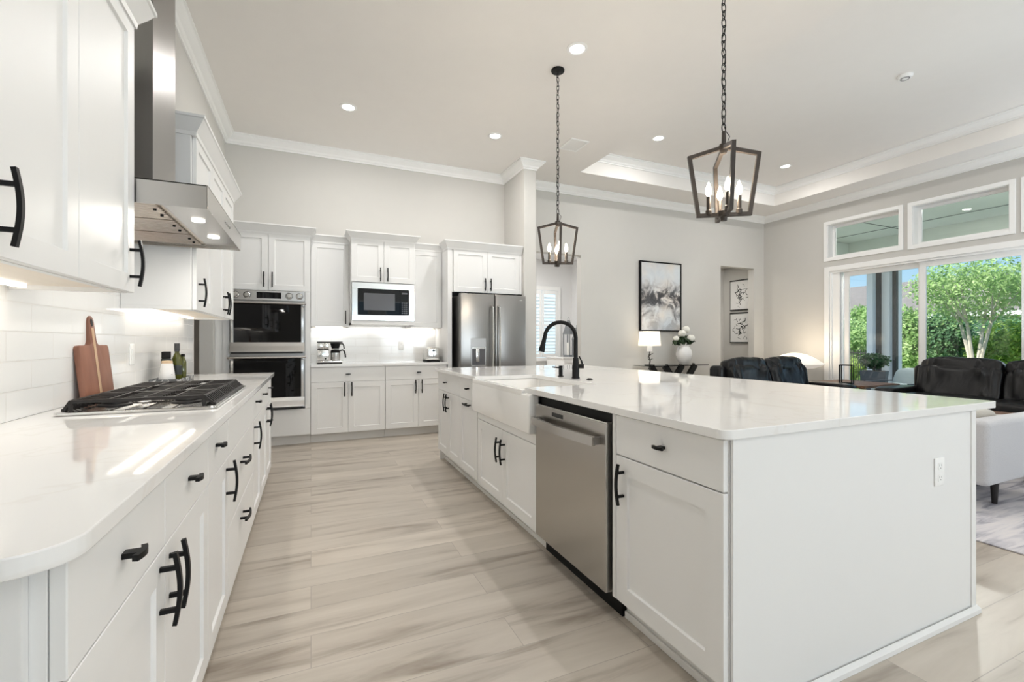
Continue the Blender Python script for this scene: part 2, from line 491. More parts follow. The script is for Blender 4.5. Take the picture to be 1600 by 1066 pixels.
# ------------------------------------------------------------------ mesh helpers
class MB:
    def __init__(self, M=None):
        self.bm = bmesh.new()
        self.M = M or Matrix.Identity(4)

    def _add(self, tmp, M=None):
        me = bpy.data.meshes.new('tmp')
        tmp.transform(self.M @ M if M is not None else self.M)
        tmp.to_mesh(me)
        tmp.free()
        self.bm.from_mesh(me)
        bpy.data.meshes.remove(me)
        return self

    def box(self, x0, x1, y0, y1, z0, z1, bev=0.0, seg=2, M=None):
        t = bmesh.new()
        bmesh.ops.create_cube(t, size=1.0)
        t.transform(Matrix.Translation(((x0 + x1) / 2, (y0 + y1) / 2, (z0 + z1) / 2)) @ Matrix.Diagonal((abs(x1 - x0), abs(y1 - y0), abs(z1 - z0), 1)))
        if bev > 0:
            bmesh.ops.bevel(t, geom=list(t.edges), offset=bev, segments=seg, profile=0.5, affect='EDGES')
        return self._add(t, M)

    def cyl(self, p0, p1, r0, r1=None, seg=16, caps=True):
        p0, p1 = Vector(p0), Vector(p1)
        r1 = r0 if r1 is None else r1
        d = p1 - p0
        t = bmesh.new()
        bmesh.ops.create_cone(t, cap_ends=caps, segments=seg, radius1=r0, radius2=r1, depth=d.length)
        q = Vector((0, 0, 1)).rotation_difference(d.normalized()).to_matrix().to_4x4()
        t.transform(Matrix.Translation((p0 + p1) / 2) @ q)
        return self._add(t)

    def tube(self, pts, r, seg=8, closed=False, flat=None):
        """round tube, or a flat bar when flat=(half_w, half_t, up)"""
        pts = [Vector(p) for p in pts]
        n = len(pts)
        rad = r if isinstance(r, (list, tuple)) else [r] * n
        t = bmesh.new()
        rings = []
        prev = None
        for i, p in enumerate(pts):
            if closed:
                d = (pts[(i + 1) % n] - pts[i - 1]).normalized()
            else:
                d = (pts[min(i + 1, n - 1)] - pts[max(i - 1, 0)]).normalized()
            if flat:
                up = Vector(flat[2])
                a = d.cross(up).normalized()
                b = up.normalized()
                ring = [p + a * sx * flat[0] + b * sy * flat[1] for sx, sy in ((-1, -1), (1, -1), (1, 1), (-1, 1))]
            else:
                if prev is None:
                    ref = Vector((0, 0, 1)) if abs(d.z) < 0.9 else Vector((1, 0, 0))
                    a = d.cross(ref).normalized()
                else:
                    a = (prev - d * prev.dot(d)).normalized()
                prev = a
                b = d.cross(a)
                ring = [p + (a * math.cos(2 * PI * k / seg) + b * math.sin(2 * PI * k / seg)) * rad[i] for k in range(seg)]
            rings.append([t.verts.new(v) for v in ring])
        m = len(rings[0])
        for i in range(n if closed else n - 1):
            A, B = rings[i], rings[(i + 1) % n]
            for k in range(m):
                t.faces.new((A[k], A[(k + 1) % m], B[(k + 1) % m], B[k]))
        if not closed:
            t.faces.new(rings[0][::-1])
            t.faces.new(rings[-1])
        bmesh.ops.recalc_face_normals(t, faces=list(t.faces))
        return self._add(t)

    def lathe(self, prof, c=(0, 0, 0), seg=32):
        t = bmesh.new()
        rings = []
        for r, z in prof:
            if r < 1e-5:
                rings.append([t.verts.new((c[0], c[1], c[2] + z))])
            else:
                rings.append([t.verts.new((c[0] + r * math.cos(2 * PI * k / seg), c[1] + r * math.sin(2 * PI * k / seg), c[2] + z)) for k in range(seg)])
        for A, B in zip(rings, rings[1:]):
            for k in range(seg):
                a0, a1 = A[k % len(A)], A[(k + 1) % len(A)]
                b0, b1 = B[k % len(B)], B[(k + 1) % len(B)]
                vs = []
                for v in (a0, a1, b1, b0):
                    if v not in vs:
                        vs.append(v)
                if len(vs) > 2:
                    t.faces.new(vs)
        bmesh.ops.recalc_face_normals(t, faces=list(t.faces))
        return self._add(t)

    def prism(self, poly, z0, z1, M=None, bev=0.0):
        """poly in local xy extruded z0..z1, then placed by M"""
        t = bmesh.new()
        a = [t.verts.new((x, y, z0)) for x, y in poly]
        b = [t.verts.new((x, y, z1)) for x, y in poly]
        t.faces.new(a[::-1])
        t.faces.new(b)
        n = len(poly)
        for i in range(n):
            t.faces.new((a[i], a[(i + 1) % n], b[(i + 1) % n], b[i]))
        bmesh.ops.recalc_face_normals(t, faces=list(t.faces))
        if bev:
            bmesh.ops.bevel(t, geom=list(t.edges), offset=bev, segments=2, profile=0.5, affect='EDGES')
        return self._add(t, M)

    def sweep(self, path, prof, closed=False):
        """prof = [(out, z)] closed polygon carried along a path of (x, y); out is to the right of travel"""
        n = len(path)
        t = bmesh.new()
        rings = []
        for i in range(n):
            P = Vector(path[i])
            ns = []
            for a, b in ((i - 1, i), (i, i + 1)):
                if not closed and (a < 0 or b > n - 1):
                    continue
                d = (Vector(path[b % n]) - Vector(path[a % n])).normalized()
                ns.append(Vector((d.y, -d.x)))
            if len(ns) == 1:
                m = ns[0]
            else:
                m = (ns[0] + ns[1]) / (1 + ns[0].dot(ns[1]))
            rings.append([t.verts.new((P.x + m.x * o, P.y + m.y * o, z)) for o, z in prof])
        k = len(prof)
        for i in range(n if closed else n - 1):
            A, B = rings[i], rings[(i + 1) % n]
            for j in range(k):
                t.faces.new((A[j], A[(j + 1) % k], B[(j + 1) % k], B[j]))
        if not closed:
            t.faces.new(rings[0])
            t.faces.new(rings[-1][::-1])
        bmesh.ops.recalc_face_normals(t, faces=list(t.faces))
        return self._add(t)

    def puff(self, cx, cy, cz, sx, sy, sz, e=0.45, seg=28, rings=18, M=None, lump=0.0, seed=0, gather=0.0):
        """superellipsoid cushion, half sizes sx sy sz"""
        t = bmesh.new()

        def pw(c, ex):
            return math.copysign(abs(c) ** ex, c)
        rr = []
        for i in range(rings + 1):
            ph = -PI / 2 + PI * i / rings
            if i in (0, rings):
                rr.append([t.verts.new((0, 0, sz * (-1 if i == 0 else 1)))])
                continue
            ring = []
            for k in range(seg):
                th = 2 * PI * k / seg
                v = Vector((sx * pw(math.cos(ph), e) * pw(math.cos(th), e), sy * pw(math.cos(ph), e) * pw(math.sin(th), e), sz * pw(math.sin(ph), e)))
                if lump:
                    v *= 1 + lump * noise.noise(v * 6 + Vector((seed, seed * 2, 0)))
                if gather:
                    v.y += gather * noise.noise(Vector((v.x * 22, v.z * 5 + seed * 3.7, seed))) + gather * 0.6 * noise.noise(Vector((v.x * 9 + v.z * 9, v.z * 3, seed + 5)))
                ring.append(t.verts.new(v))
            rr.append(ring)
        for A, B in zip(rr, rr[1:]):
            for k in range(seg):
                vs = []
                for v in (A[k % len(A)], A[(k + 1) % len(A)], B[(k + 1) % len(B)], B[k % len(B)]):
                    if v not in vs:
                        vs.append(v)
                t.faces.new(vs)
        bmesh.ops.recalc_face_normals(t, faces=list(t.faces))
        return self._add(t, Matrix.Translation((cx, cy, cz)) @ (M or Matrix.Identity(4)))

    def shaker(self, x0, x1, z0, z1, yf, th=0.02, fr=0.062, rec=0.009):
        """recessed-panel door in the local xz plane, front at y = yf, facing -y"""
        t = bmesh.new()
        bmesh.ops.create_cube(t, size=1.0)
        t.transform(Matrix.Translation(((x0 + x1) / 2, yf + th / 2, (z0 + z1) / 2)) @ Matrix.Diagonal((x1 - x0, th, z1 - z0, 1)))
        bmesh.ops.bevel(t, geom=list(t.edges), offset=0.0016, segments=1, affect='EDGES')
        f = [q for q in t.faces if q.normal.y < -0.99][0]
        bmesh.ops.inset_region(t, faces=[f], thickness=fr, depth=0.0, use_even_offset=True)
        bmesh.ops.inset_region(t, faces=[f], thickness=0.004, depth=-rec, use_even_offset=True)
        return self._add(t)

    def leaves(self, n, c, rad, size, shell=0.35, seed=1, M=None, up=0.2):
        """n small folded leaves scattered in an ellipsoid"""
        rnd = random.Random(seed)
        t = bmesh.new()
        for _ in range(n):
            while True:
                v = Vector((rnd.uniform(-1, 1), rnd.uniform(-1, 1), rnd.uniform(-1, 1)))
                q = v.length
                if shell < q < 1:
                    break
            lump = 0.82 + 0.36 * noise.noise(v.normalized() * 2.3 + Vector((seed, 0, 0)))
            p = Vector((c[0] + v.x * rad[0] * lump, c[1] + v.y * rad[1] * lump, c[2] + v.z * rad[2] * lump))
            a = Vector((rnd.gauss(0, 1), rnd.gauss(0, 1), rnd.gauss(0, 1))).normalized()
            nn = (v.normalized() * 0.8 + Vector((0, 0, up)) + Vector((rnd.gauss(0, .6), rnd.gauss(0, .6), rnd.gauss(0, .6)))).normalized()
            a = (a - nn * a.dot(nn))
            if a.length < 1e-3:
                continue
            a.normalize()
            b = nn.cross(a)
            s = size * rnd.uniform(0.6, 1.3)
            vs = [t.verts.new(p + a * s), t.verts.new(p + b * s * 0.5 + nn * s * .12), t.verts.new(p - a * s), t.verts.new(p - b * s * 0.5 + nn * s * .12)]
            t.faces.new((vs[0], vs[1], vs[2]))
            t.faces.new((vs[0], vs[2], vs[3]))
        return self._add(t, M)

    def mesh(self, name, mat, smooth=35):
        me = bpy.data.meshes.new(name)
        self.bm.to_mesh(me)
        self.bm.free()
        for m in (mat if isinstance(mat, (list, tuple)) else [mat]):
            me.materials.append(MATS[m])
        if smooth:
            me.polygons.foreach_set('use_smooth', [True] * len(me.polygons))
            me.set_sharp_from_angle(angle=R(smooth))
        return me

    def build(self, name, mat, parent=None, loc=None, rotz=None, smooth=35):
        o = bpy.data.objects.new(name, self.mesh(name, mat, smooth))
        COL.objects.link(o)
        if parent:
            o.parent = parent
        if loc is not None:
            o.location = loc
        if rotz is not None:
            o.rotation_euler = (0, 0, rotz)
        return o


def link_mesh(name, me, parent, loc, rot=(0, 0, 0)):
    o = bpy.data.objects.new(name, me)
    COL.objects.link(o)
    o.parent = parent
    o.location = loc
    o.rotation_euler = rot
    return o


def tag(o, label, cat, group=None, kind=None):
    o['label'] = label
    o['category'] = cat
    if group:
        o['group'] = group
    if kind:
        o['kind'] = kind
    return o


def thing(name, label, cat, loc=(0, 0, 0), rotz=0.0, group=None):
    o = bpy.data.objects.new(name, None)
    o.empty_display_size = 0.1
    COL.objects.link(o)
    o.location = loc
    o.rotation_euler = (0, 0, rotz)
    return tag(o, label, cat, group)


def structure(o, label=None):
    o['kind'] = 'structure'
    if label:
        o['label'] = label
    return o


def sname(name, label=None):
    o = bpy.data.objects.new(name, None)
    COL.objects.link(o)
    return structure(o, label)


def dup(root, loc, rotz, label=None, group=None):
    r = root.copy()
    COL.objects.link(r)
    r.location = loc
    r.rotation_euler = (0, 0, rotz)
    if label:
        r['label'] = label
    if group:
        r['group'] = group
    for ch in list(root.children):
        c = ch.copy()
        COL.objects.link(c)
        c.parent = r
        for g in ch.children:
            d = g.copy()
            COL.objects.link(d)
            d.parent = c
    return r


# ------------------------------------------------------------------ room shell
XL, XR, YB, YF = -0.938, 8.355, 6.34, -6.5
ZC, ZT = 3.66, 3.97
TX0, TX1, TY0, TY1 = 3.605, 7.77, -1.6, 5.69      # tray recess


def slab_cells(name, axis, a0, a1, lo, hi, zlo, zhi, holes, mat):
    """a wall: thickness a0..a1 along axis, spanning lo..hi and zlo..zhi, with (h0,h1,z0,z1) holes"""
    us = sorted({lo, hi, *[v for h in holes for v in h[:2]]})
    zs = sorted({zlo, zhi, *[v for h in holes for v in h[2:]]})
    mb = MB()
    for u0, u1 in zip(us, us[1:]):
        run = None
        for z0, z1 in zip(zs, zs[1:]):
            um, zm = (u0 + u1) / 2, (z0 + z1) / 2
            if any(h[0] < um < h[1] and h[2] < zm < h[3] for h in holes):
                continue
            if axis == 'x':
                mb.box(a0, a1, u0, u1, z0, z1)
            else:
                mb.box(u0, u1, a0, a1, z0, z1)
    return structure(mb.build(name, mat, smooth=0))


structure(MB().box(-3.0, 8.7, -6.7, 9.4, -0.12, 0.0).build('floor', 'wood_tile', smooth=0))
PDY0, PDY1 = 4.77, 5.62
slab_cells('wall_left', 'x', XL - 0.122, XL, YF, YB + 0.13, 0, ZC, [(PDY0, PDY1, 0.0, 2.42)], 'wall_paint')
H1 = (3.215, 4.03, 0.0, 2.585)
H2 = (7.156, 8.064, 0.0, 2.625)
slab_cells('wall_back', 'y', YB, YB + 0.13, XL - 0.122, XR + 0.2, 0, ZC, [H1, H2], 'wall_paint')
SL = (0.40, 5.07, 0.03, 2.405)
TRN = [(4.035, 5.11, 2.645, 3.235), (2.81, 3.865, 2.635, 3.235), (1.6, 2.65, 2.635, 3.235)]
slab_cells('wall_right', 'x', XR, XR + 0.2, YF, YB, 0, ZC, [SL] + TRN, 'wall_paint')
RW = [(-0.3, 2.0, 0.08, 2.7), (2.6, 5.0, 0.08, 2.7)]
slab_cells('wall_rear', 'y', YF - 0.15, YF, XL - 0.122, XR + 0.2, 0, ZC, RW, 'wall_paint')
structure(MB().box(XL, -0.12, -1.40, -1.28, 0, ZC).build('wall_light_block', 'wall_paint', smooth=0))  # unseen wall stub added to keep rear light off the left cabinet end
structure(MB().box(2.672, 2.85, 5.64, YB, 0, ZC).build('wall_fridge', 'wall_paint', smooth=0))
mb = MB()
mb.box(XL - 0.122, TX0, YF - 0.15, YB + 0.13, ZC, ZC + 0.5)
mb.box(TX0, XR + 0.2, TY1, YB + 0.13, ZC, ZC + 0.5)
mb.box(TX1, XR + 0.2, YF - 0.15, TY1, ZC, ZC + 0.5)
mb.box(TX0, TX1, YF - 0.15, TY0, ZC, ZC + 0.5)
mb.box(TX0, TX1, TY0, TY1, ZT, ZT + 0.19)
structure(mb.build('ceiling', 'ceiling_paint', smooth=0))


def crown_prof(z, s=1.0):
    return [(0.0005, z - 0.115 * s), (0.0005, z - 0.0005), (0.105 * s, z - 0.0005), (0.105 * s, z - 0.016 * s), (0.092 * s, z - 0.02 * s), (0.086 * s, z - 0.035 * s),
            (0.066 * s, z - 0.055 * s), (0.04 * s, z - 0.07 * s), (0.028 * s, z - 0.092 * s), (0.016 * s, z - 0.098 * s), (0.014 * s, z - 0.115 * s)]


structure(MB().sweep([(XL, YF), (XL, YB), (2.672, YB), (2.672, 5.64), (2.85, 5.64), (2.85, YB), (XR, YB), (XR, YF)], crown_prof(ZC)).build('trim_1', 'white_paint', smooth=20))
structure(MB().sweep([(TX0, TY0), (TX0, TY1), (TX1, TY1), (TX1, TY0)], crown_prof(ZT), closed=True).build('trim_2', 'white_paint', smooth=20))
BB = [(0.0005, 0.001), (0.0005, 0.135), (0.008, 0.135), (0.014, 0.12), (0.015, 0.001)]
structure(MB().sweep([(2.85, 5.64), (2.85, YB), (H1[0], YB)], BB).build('baseboard_fridge', 'white_paint', smooth=0))
structure(MB().sweep([(H1[1], YB), (H2[0], YB)], BB).build('baseboard_back', 'white_paint', smooth=0))
structure(MB().sweep([(H2[1], YB), (XR, YB), (XR, 5.17)], BB).build('baseboard_right', 'white_paint', smooth=0))

# hallway room behind the first opening
mb = MB()
mb.box(2.0, 5.47, 9.0, 9.12, 0, 3.0)
mb.box(5.47, 5.6, YB + 0.13, 9.12, 0, 3.0)
mb.box(1.88, 2.0, YB + 0.13, 9.12, 0, 3.0)
mb.box(1.88, 5.6, YB + 0.13, 9.12, 3.0, 3.1)
structure(mb.build('wall_laundry', 'hall_paint', smooth=0))
light('laundry_fill', 'AREA', (3.6, 7.6, 2.98), 42, (1, 0.98, 0.95), (0, 0, 0), shape='DISK', size=0.5)  # added fill light for the laundry room, no fixture behind it
# short hall behind the second opening
mb = MB()
mb.box(6.2, 8.35, 7.20, 7.3, 0, 2.75)
mb.box(8.22, 8.35, YB + 0.13, 7.2, 0, 2.75)
mb.box(6.1, 6.2, YB + 0.13, 7.3, 0, 2.75)
mb.box(6.1, 8.35, YB + 0.13, 7.3, 2.75, 2.85)
structure(mb.build('wall_hall', 'wall_paint', smooth=0))
light('hall_fill', 'AREA', (7.2, 6.85, 2.73), 7, (1, 0.95, 0.88), (0, 0, 0), shape='DISK', size=0.2)  # fill light added to brighten the short hall, fixture not seen
# pantry behind the left doorway
mb = MB()
mb.box(-2.7, -2.6, 3.6, 6.6, 0, 2.7)
mb.box(-2.6, XL - 0.122, 3.6, 3.7, 0, 2.7)
mb.box(-2.6, XL - 0.122, 6.5, 6.6, 0, 2.7)
mb.box(-2.7, XL - 0.122, 3.6, 6.6, 2.7, 2.8)
structure(mb.build('wall_pantry', 'pantry_paint', smooth=0))
light('pantry_fill', 'AREA', (-1.8, 5.2, 2.65), 2.5, (1, 0.95, 0.88), (0, 0, 0), shape='DISK', size=0.2)  # weak added fill so the pantry is not black, no visible fixture
s = thing('pantry_shelf', 'pale pantry shelf glimpsed through the narrow doorway left of the ovens', 'shelf', (-2.598, 4.4, 1.05))
MB().box(0, 0.35, 0, 2.0, 0, 0.03).build('board', 'white_paint', s)
MB().box(0, 0.03, 0, 2.0, -0.06, -0.001).build('cleat', 'white_paint', s)


# ------------------------------------------------------------------ windows and sliding door (right wall)
def frame_ring(mb, x0, x1, y0, y1, z0, z1, w):
    mb.box(x0, x1, y0, y0 + w, z0, z1, 0.002, 1)
    mb.box(x0, x1, y1 - w, y1, z0, z1, 0.002, 1)
    mb.box(x0, x1, y0 + w, y1 - w, z0, z0 + w, 0.002, 1)
    mb.box(x0, x1, y0 + w, y1 - w, z1 - w, z1, 0.002, 1)


for i, (y0, y1, z0, z1) in enumerate(TRN):
    w = sname('window_%d' % (i + 1), 'fixed transom window above the sliding glass doors')
    mb = MB()
    frame_ring(mb, XR - 0.018, XR - 0.0005, y0 - 0.055, y1 + 0.055, z0 - 0.055, z1 + 0.055, 0.057)
    mb.build('casing', 'white_paint', w, smooth=0)
    mb = MB()
    frame_ring(mb, XR, XR + 0.13, y0, y1, z0, z1, 0.012)
    mb.build('reveal', 'white_paint', w, smooth=0)
    mb = MB()
    frame_ring(mb, XR + 0.13, XR + 0.17, y0 + 0.002, y1 - 0.002, z0 + 0.002, z1 - 0.002, 0.05)
    mb.build('sash', 'white_plastic', w, smooth=0)
    MB().box(XR + 0.148, XR + 0.152, y0 + 0.05, y1 - 0.05, z0 + 0.05, z1 - 0.05).build('pane', 'pane_glass', w, smooth=0)

d = sname('door_1', 'wide white sliding glass door to the porch')
mb = MB()
mb.box(XR - 0.02, XR - 0.0005, SL[1], SL[1] + 0.085, 0.001, SL[3] + 0.085, 0.003, 1)
mb.box(XR - 0.02, XR - 0.0005, SL[0] - 0.085, SL[0], 0.001, SL[3] + 0.085, 0.003, 1)
mb.box(XR - 0.02, XR - 0.0005, SL[0], SL[1], SL[3], SL[3] + 0.085, 0.003, 1)
mb.build('casing', 'white_paint', d, smooth=0)
mb = MB()
frame_ring(mb, XR + 0.0, XR + 0.18, SL[0], SL[1], SL[2] - 0.028, SL[3], 0.03)
for k in range(4):                                   # track rails seen at the stacked left jamb
    mb.box(XR + 0.025 + 0.035 * k, XR + 0.04 + 0.035 * k, SL[1] - 0.15, SL[1] - 0.03, SL[2], SL[3] - 0.03)
mb.build('door_frame', 'white_plastic', d, smooth=0)
PAN = [(3.755, 4.885, 0.09), (2.645, 3.805, 0.055), (1.53, 2.695, 0.09), (0.43, 1.58, 0.055)]
for (y0, y1, dx) in PAN:
    mb = MB()
    frame_ring(mb, XR + dx, XR + dx + 0.03, y0, y1, 0.03, SL[3] - 0.03, 0.078)
    p = mb.build('sliding_panel', 'white_plastic', d, smooth=0)
    MB().box(XR + dx + 0.013, XR + dx + 0.017, y0 + 0.075, y1 - 0.075, 0.105, SL[3] - 0.105).build('pane', 'pane_glass', p, smooth=0)
# windows of the wall behind the camera
for i, (x0, x1, z0, z1) in enumerate(RW):
    w = sname('window_%d' % (i + 4), 'white framed window in the wall facing the kitchen')
    mb = MB()
    for k in range(4):
        xx = x0 + (x1 - x0) * k / 3
        mb.box(max(x0, xx - 0.035), min(x1, xx + 0.035), YF - 0.1, YF - 0.04, z0, z1)
    for zz in (z0, (z0 + z1) / 2, z1):
        mb.box(x0, x1, YF - 0.1, YF - 0.04, max(z0, zz - 0.03), min(z1, zz + 0.03))
    mb.build('sash', 'white_plastic', w, smooth=0)

# ------------------------------------------------------------------ hardware meshes
mb = MB()      # bowed bar pull, along local z, mounted on y=0 and standing out to -y
mb.tube([(0, -0.028 - 0.010 * math.cos(t / 8 * PI / 2), t / 8 * 0.083) for t in range(-8, 9)], 0, flat=(0.0045, 0.006, (1, 0, 0)))
mb.box(-0.005, 0.005, -0.034, 0.0, 0.043, 0.053)
mb.box(-0.005, 0.005, -0.034, 0.0, -0.053, -0.043)
PULL = mb.mesh('bar_pull', 'black_metal', 30)
mb = MB()      # short drawer pull, along local x
mb.tube([(t / 4 * 0.026, -0.024 - 0.006 * math.cos(t / 4 * PI / 2), 0) for t in range(-4, 5)], 0, flat=(0.005, 0.0055, (0, 0, 1)))
mb.box(-0.011, 0.011, -0.028, 0.0, -0.005, 0.005)
KNOB = mb.mesh('drawer_pull', 'black_metal', 30)


def vpull(parent, x, z, yf):
    return link_mesh('handle', PULL, parent, (x, yf, z))


def hpull(parent, x, z, yf):
    return link_mesh('handle', PULL, parent, (x, yf, z), (0, R(90), 0))


def knob(parent, x, z, yf):
    return link_mesh('knob', KNOB, parent, (x, yf, z))


G = 0.0016          # half gap between fronts
TH = 0.02


def add_door(root, x0, x1, z0, z1, pull=None, kind='v', yf=-TH, fr=0.062):
    d = MB().shaker(x0 + G, x1 - G, z0 + G, z1 - G, yf, TH, fr).build('door', 'cabinet_white', root, smooth=25)
    if pull:
        (vpull if kind == 'v' else hpull)(d, pull[0], pull[1], yf)
    return d


def add_drawer(root, x0, x1, z0, z1, pull=None, bar=False):
    d = MB().box(x0 + G, x1 - G, -TH, 0, z0 + G, z1 - G, 0.0018, 1).build('drawer', 'cabinet_white', root, smooth=25)
    if pull:
        (hpull if bar else knob)(d, pull[0], pull[1], -TH)
    return d


def carcass(root, x0, x1, dep, z0, z1, name='carcass', mat='cabinet_white'):
    return MB().box(x0, x1, 0.001, dep, z0, z1, 0.001, 1).build(name, mat, root, smooth=0)


def cab_crown(root, x0, x1, dep, z, h=0.09, pr=0.055, left=True, right=True, yf=-TH, ret=None):
    path = []
    dep = ret or dep
    if left:
        path.append((x0, dep))
    path += [(x0, yf), (x1, yf)]
    if right:
        path.append((x1, dep))
    prof = [(-0.015, z - 0.012), (-0.015, z + h), (pr, z + h), (pr, z + h - 0.014), (pr - 0.007, z + h - 0.018), (pr * 0.6, z + h * 0.5), (0.009, z + 0.008), (0.006, z - 0.012)]
    return MB().sweep(path, prof).build('crown', 'cabinet_white', root, smooth=20)


def toe(root, x0, x1, dep, rec=0.07, h=0.105):
    return MB().box(x0, x1, rec, dep, 0.001, h).build('toe_kick', 'toe_white', root, smooth=0)


ZB0, ZB1 = 0.108, 0.883      # base carcass
ZD = 0.706                   # drawer / door split
ZTOP = 0.914

# ------------------------------------------------------------------ left run: base cabinets (fronts face +x)
XF = -0.333                  # face of the carcasses; fronts stand 2 cm proud
DL = XF - XL - 0.002


def left_cab(label, y0, y1):
    r = thing('base_cabinet', label, 'cabinet', (XF, y0, 0), R(90))
    w = y1 - y0
    carcass(r, 0.0005, w - 0.0005, DL, ZB0, ZB1)
    toe(r, 0.0005, w - 0.0005, DL)
    return r, w


r, w = left_cab('white base cabinet under the rounded near end of the left worktop', 0.835, 1.79)
m = 1.303 - 0.835
add_drawer(r, 0, m, ZD, ZB1, (m * 0.45, 0.795))
add_drawer(r, m, w, ZD, ZB1, (m + 0.23, 0.80))
add_door(r, 0, m, ZB0, ZD, (m - 0.038, 0.618))
add_door(r, m, w, ZB0, ZD, (m + 0.038, 0.618))
mb = MB()
mb.box(-0.012, -0.0005, 0.02, DL, 0.001, ZB1)
mb.box(-0.018, -0.012, 0.02, 0.075, 0.001, ZB1)
mb.build('end_panel', 'cabinet_white', r, smooth=0)
r, w = left_cab('narrow white base cabinet before the cooktop, one drawer over one door', 1.792, 2.184)
add_drawer(r, 0, w, ZD, ZB1, (w * 0.35, 0.81))
add_door(r, 0, w, ZB0, ZD, (w - 0.04, 0.618))
r, w = left_cab('white base cabinet under the cooktop with two deep drawers below a plain panel', 2.186, 3.08)
add_drawer(r, 0, w, ZD, ZB1)
add_drawer(r, 0, w, 0.408, ZD, (w * 0.45, 0.60), True)
add_drawer(r, 0, w, ZB0, 0.408, (w * 0.45, 0.328), True)
r, w = left_cab('narrow white base cabinet just past the cooktop, single door with vertical pull', 3.082, 3.52)
add_drawer(r, 0, w, ZD, ZB1, (w * 0.3, 0.81))
add_door(r, 0, w, ZB0, ZD, (0.045, 0.618))
r, w = left_cab('white base cabinet at the far end of the left worktop, two drawers over paired doors', 3.522, 4.40)
m = w / 2
add_drawer(r, 0, m, ZD, ZB1, (m * 0.3, 0.81))
add_drawer(r, m, w, ZD, ZB1, (m * 1.35, 0.81))
add_door(r, 0, m, ZB0, ZD, (m - 0.038, 0.618))
add_door(r, m, w, ZB0, ZD, (m + 0.038, 0.618))


def round_rect(x0, x1, y0, y1, radii, seg=8):
    """radii for corners (x0,y0),(x1,y0),(x1,y1),(x0,y1)"""
    out = []
    for (cx, cy, r, a0) in ((x0, y0, radii[0], 180), (x1, y0, radii[1], 270), (x1, y1, radii[2], 0), (x0, y1, radii[3], 90)):
        sx = 1 if cx == x0 else -1
        sy = 1 if cy == y0 else -1
        if r <= 0:
            out.append((cx, cy))
            continue
        for k in range(seg + 1):
            a = R(a0 + 90 * k / seg)
            out.append((cx + sx * r + r * math.cos(a), cy + sy * r + r * math.sin(a)))
    return out


def quartz_slab(name, label, poly, cat='countertop'):
    t = MB().prism(poly, ZB1 + 0.001, ZTOP, bev=0.0025)
    return tag(t.build(name, 'quartz', smooth=13), label, cat)


quartz_slab('countertop', 'white quartz worktop with rounded near corner along the left wall', round_rect(XL + 0.002, -0.29, 0.772, 4.43, (0, 0.075, 0.01, 0)))

structure(MB().box(XL + 0.0005, XL + 0.009, 0.5, 4.68, ZTOP + 0.001, 1.80).build('wall_backsplash_left', 'tile_y', smooth=0))

# ------------------------------------------------------------------ left run: wall cabinets
XU = -0.615
DU = XU - XL - 0.011
UZ0, UZ1 = 1.36, 2.385
LZ1 = 2.35


def upper(label, loc, rotz, w, dep, z0, z1, fronts, crown=True, h=0.09, pr=0.055, left=True, right=True, lamp=True, ret=None):
    r = thing('wall_cabinet', label, 'cabinet', loc, rotz)
    mb = MB()
    mb.box(0.0005, w - 0.0005, 0.001, dep, z0 + 0.02, z1, 0.001, 1)
    mb.box(0.0005, 0.018, 0.001, dep, z0, z0 + 0.02)
    mb.box(w - 0.018, w - 0.0005, 0.001, dep, z0, z0 + 0.02)
    mb.box(0.018, w - 0.018, 0.001, 0.02, z0, z0 + 0.02)
    mb.build('carcass', 'cabinet_white', r, smooth=0)
    MB().box(0.018, w - 0.018, 0.02, dep, z0 + 0.015, z0 + 0.0195).build('underside', 'cabinet_inside', r, smooth=0)
    for f in fronts:
        add_door(r, *f)
    if crown:
        cab_crown(r, 0, w, dep, z1, h, pr, left, right, ret=ret)
    if lamp:
        MB().box(0.06, w - 0.06, dep * 0.80, dep * 0.80 + 0.025, z0 + 0.003, z0 + 0.0148).build('light_bar', 'led_glow', r, smooth=0)
    return r


upper('tall white wall cabinet nearest the camera above the left worktop', (XU, 1.22, 0), R(90), 0.875, DU, UZ0, LZ1,
      [(0, 0.437, UZ0, LZ1, (0.07, 1.465)), (0.437, 0.875, UZ0, LZ1, (0.83, 1.465))])
upper('tall white wall cabinet with three doors beyond the range hood', (XU, 3.055, 0), R(90), 1.38, DU, UZ0, LZ1,
      [(0.03, 0.49, UZ0, LZ1, (0.085, 1.465)), (0.49, 0.935, UZ0, LZ1, (0.895, 1.465)), (0.935, 1.38, UZ0, LZ1, (0.975, 1.465))])
for (y0, y1, e) in ((1.30, 2.05, 0.55), (3.1, 4.38, 1.0)):
    light('under_cabinet_strip', 'AREA', (-0.865, (y0 + y1) / 2, 1.358), e, (1, 0.93, 0.84), (0, 0, 0), shape='RECTANGLE', size=0.03, size_y=y1 - y0)

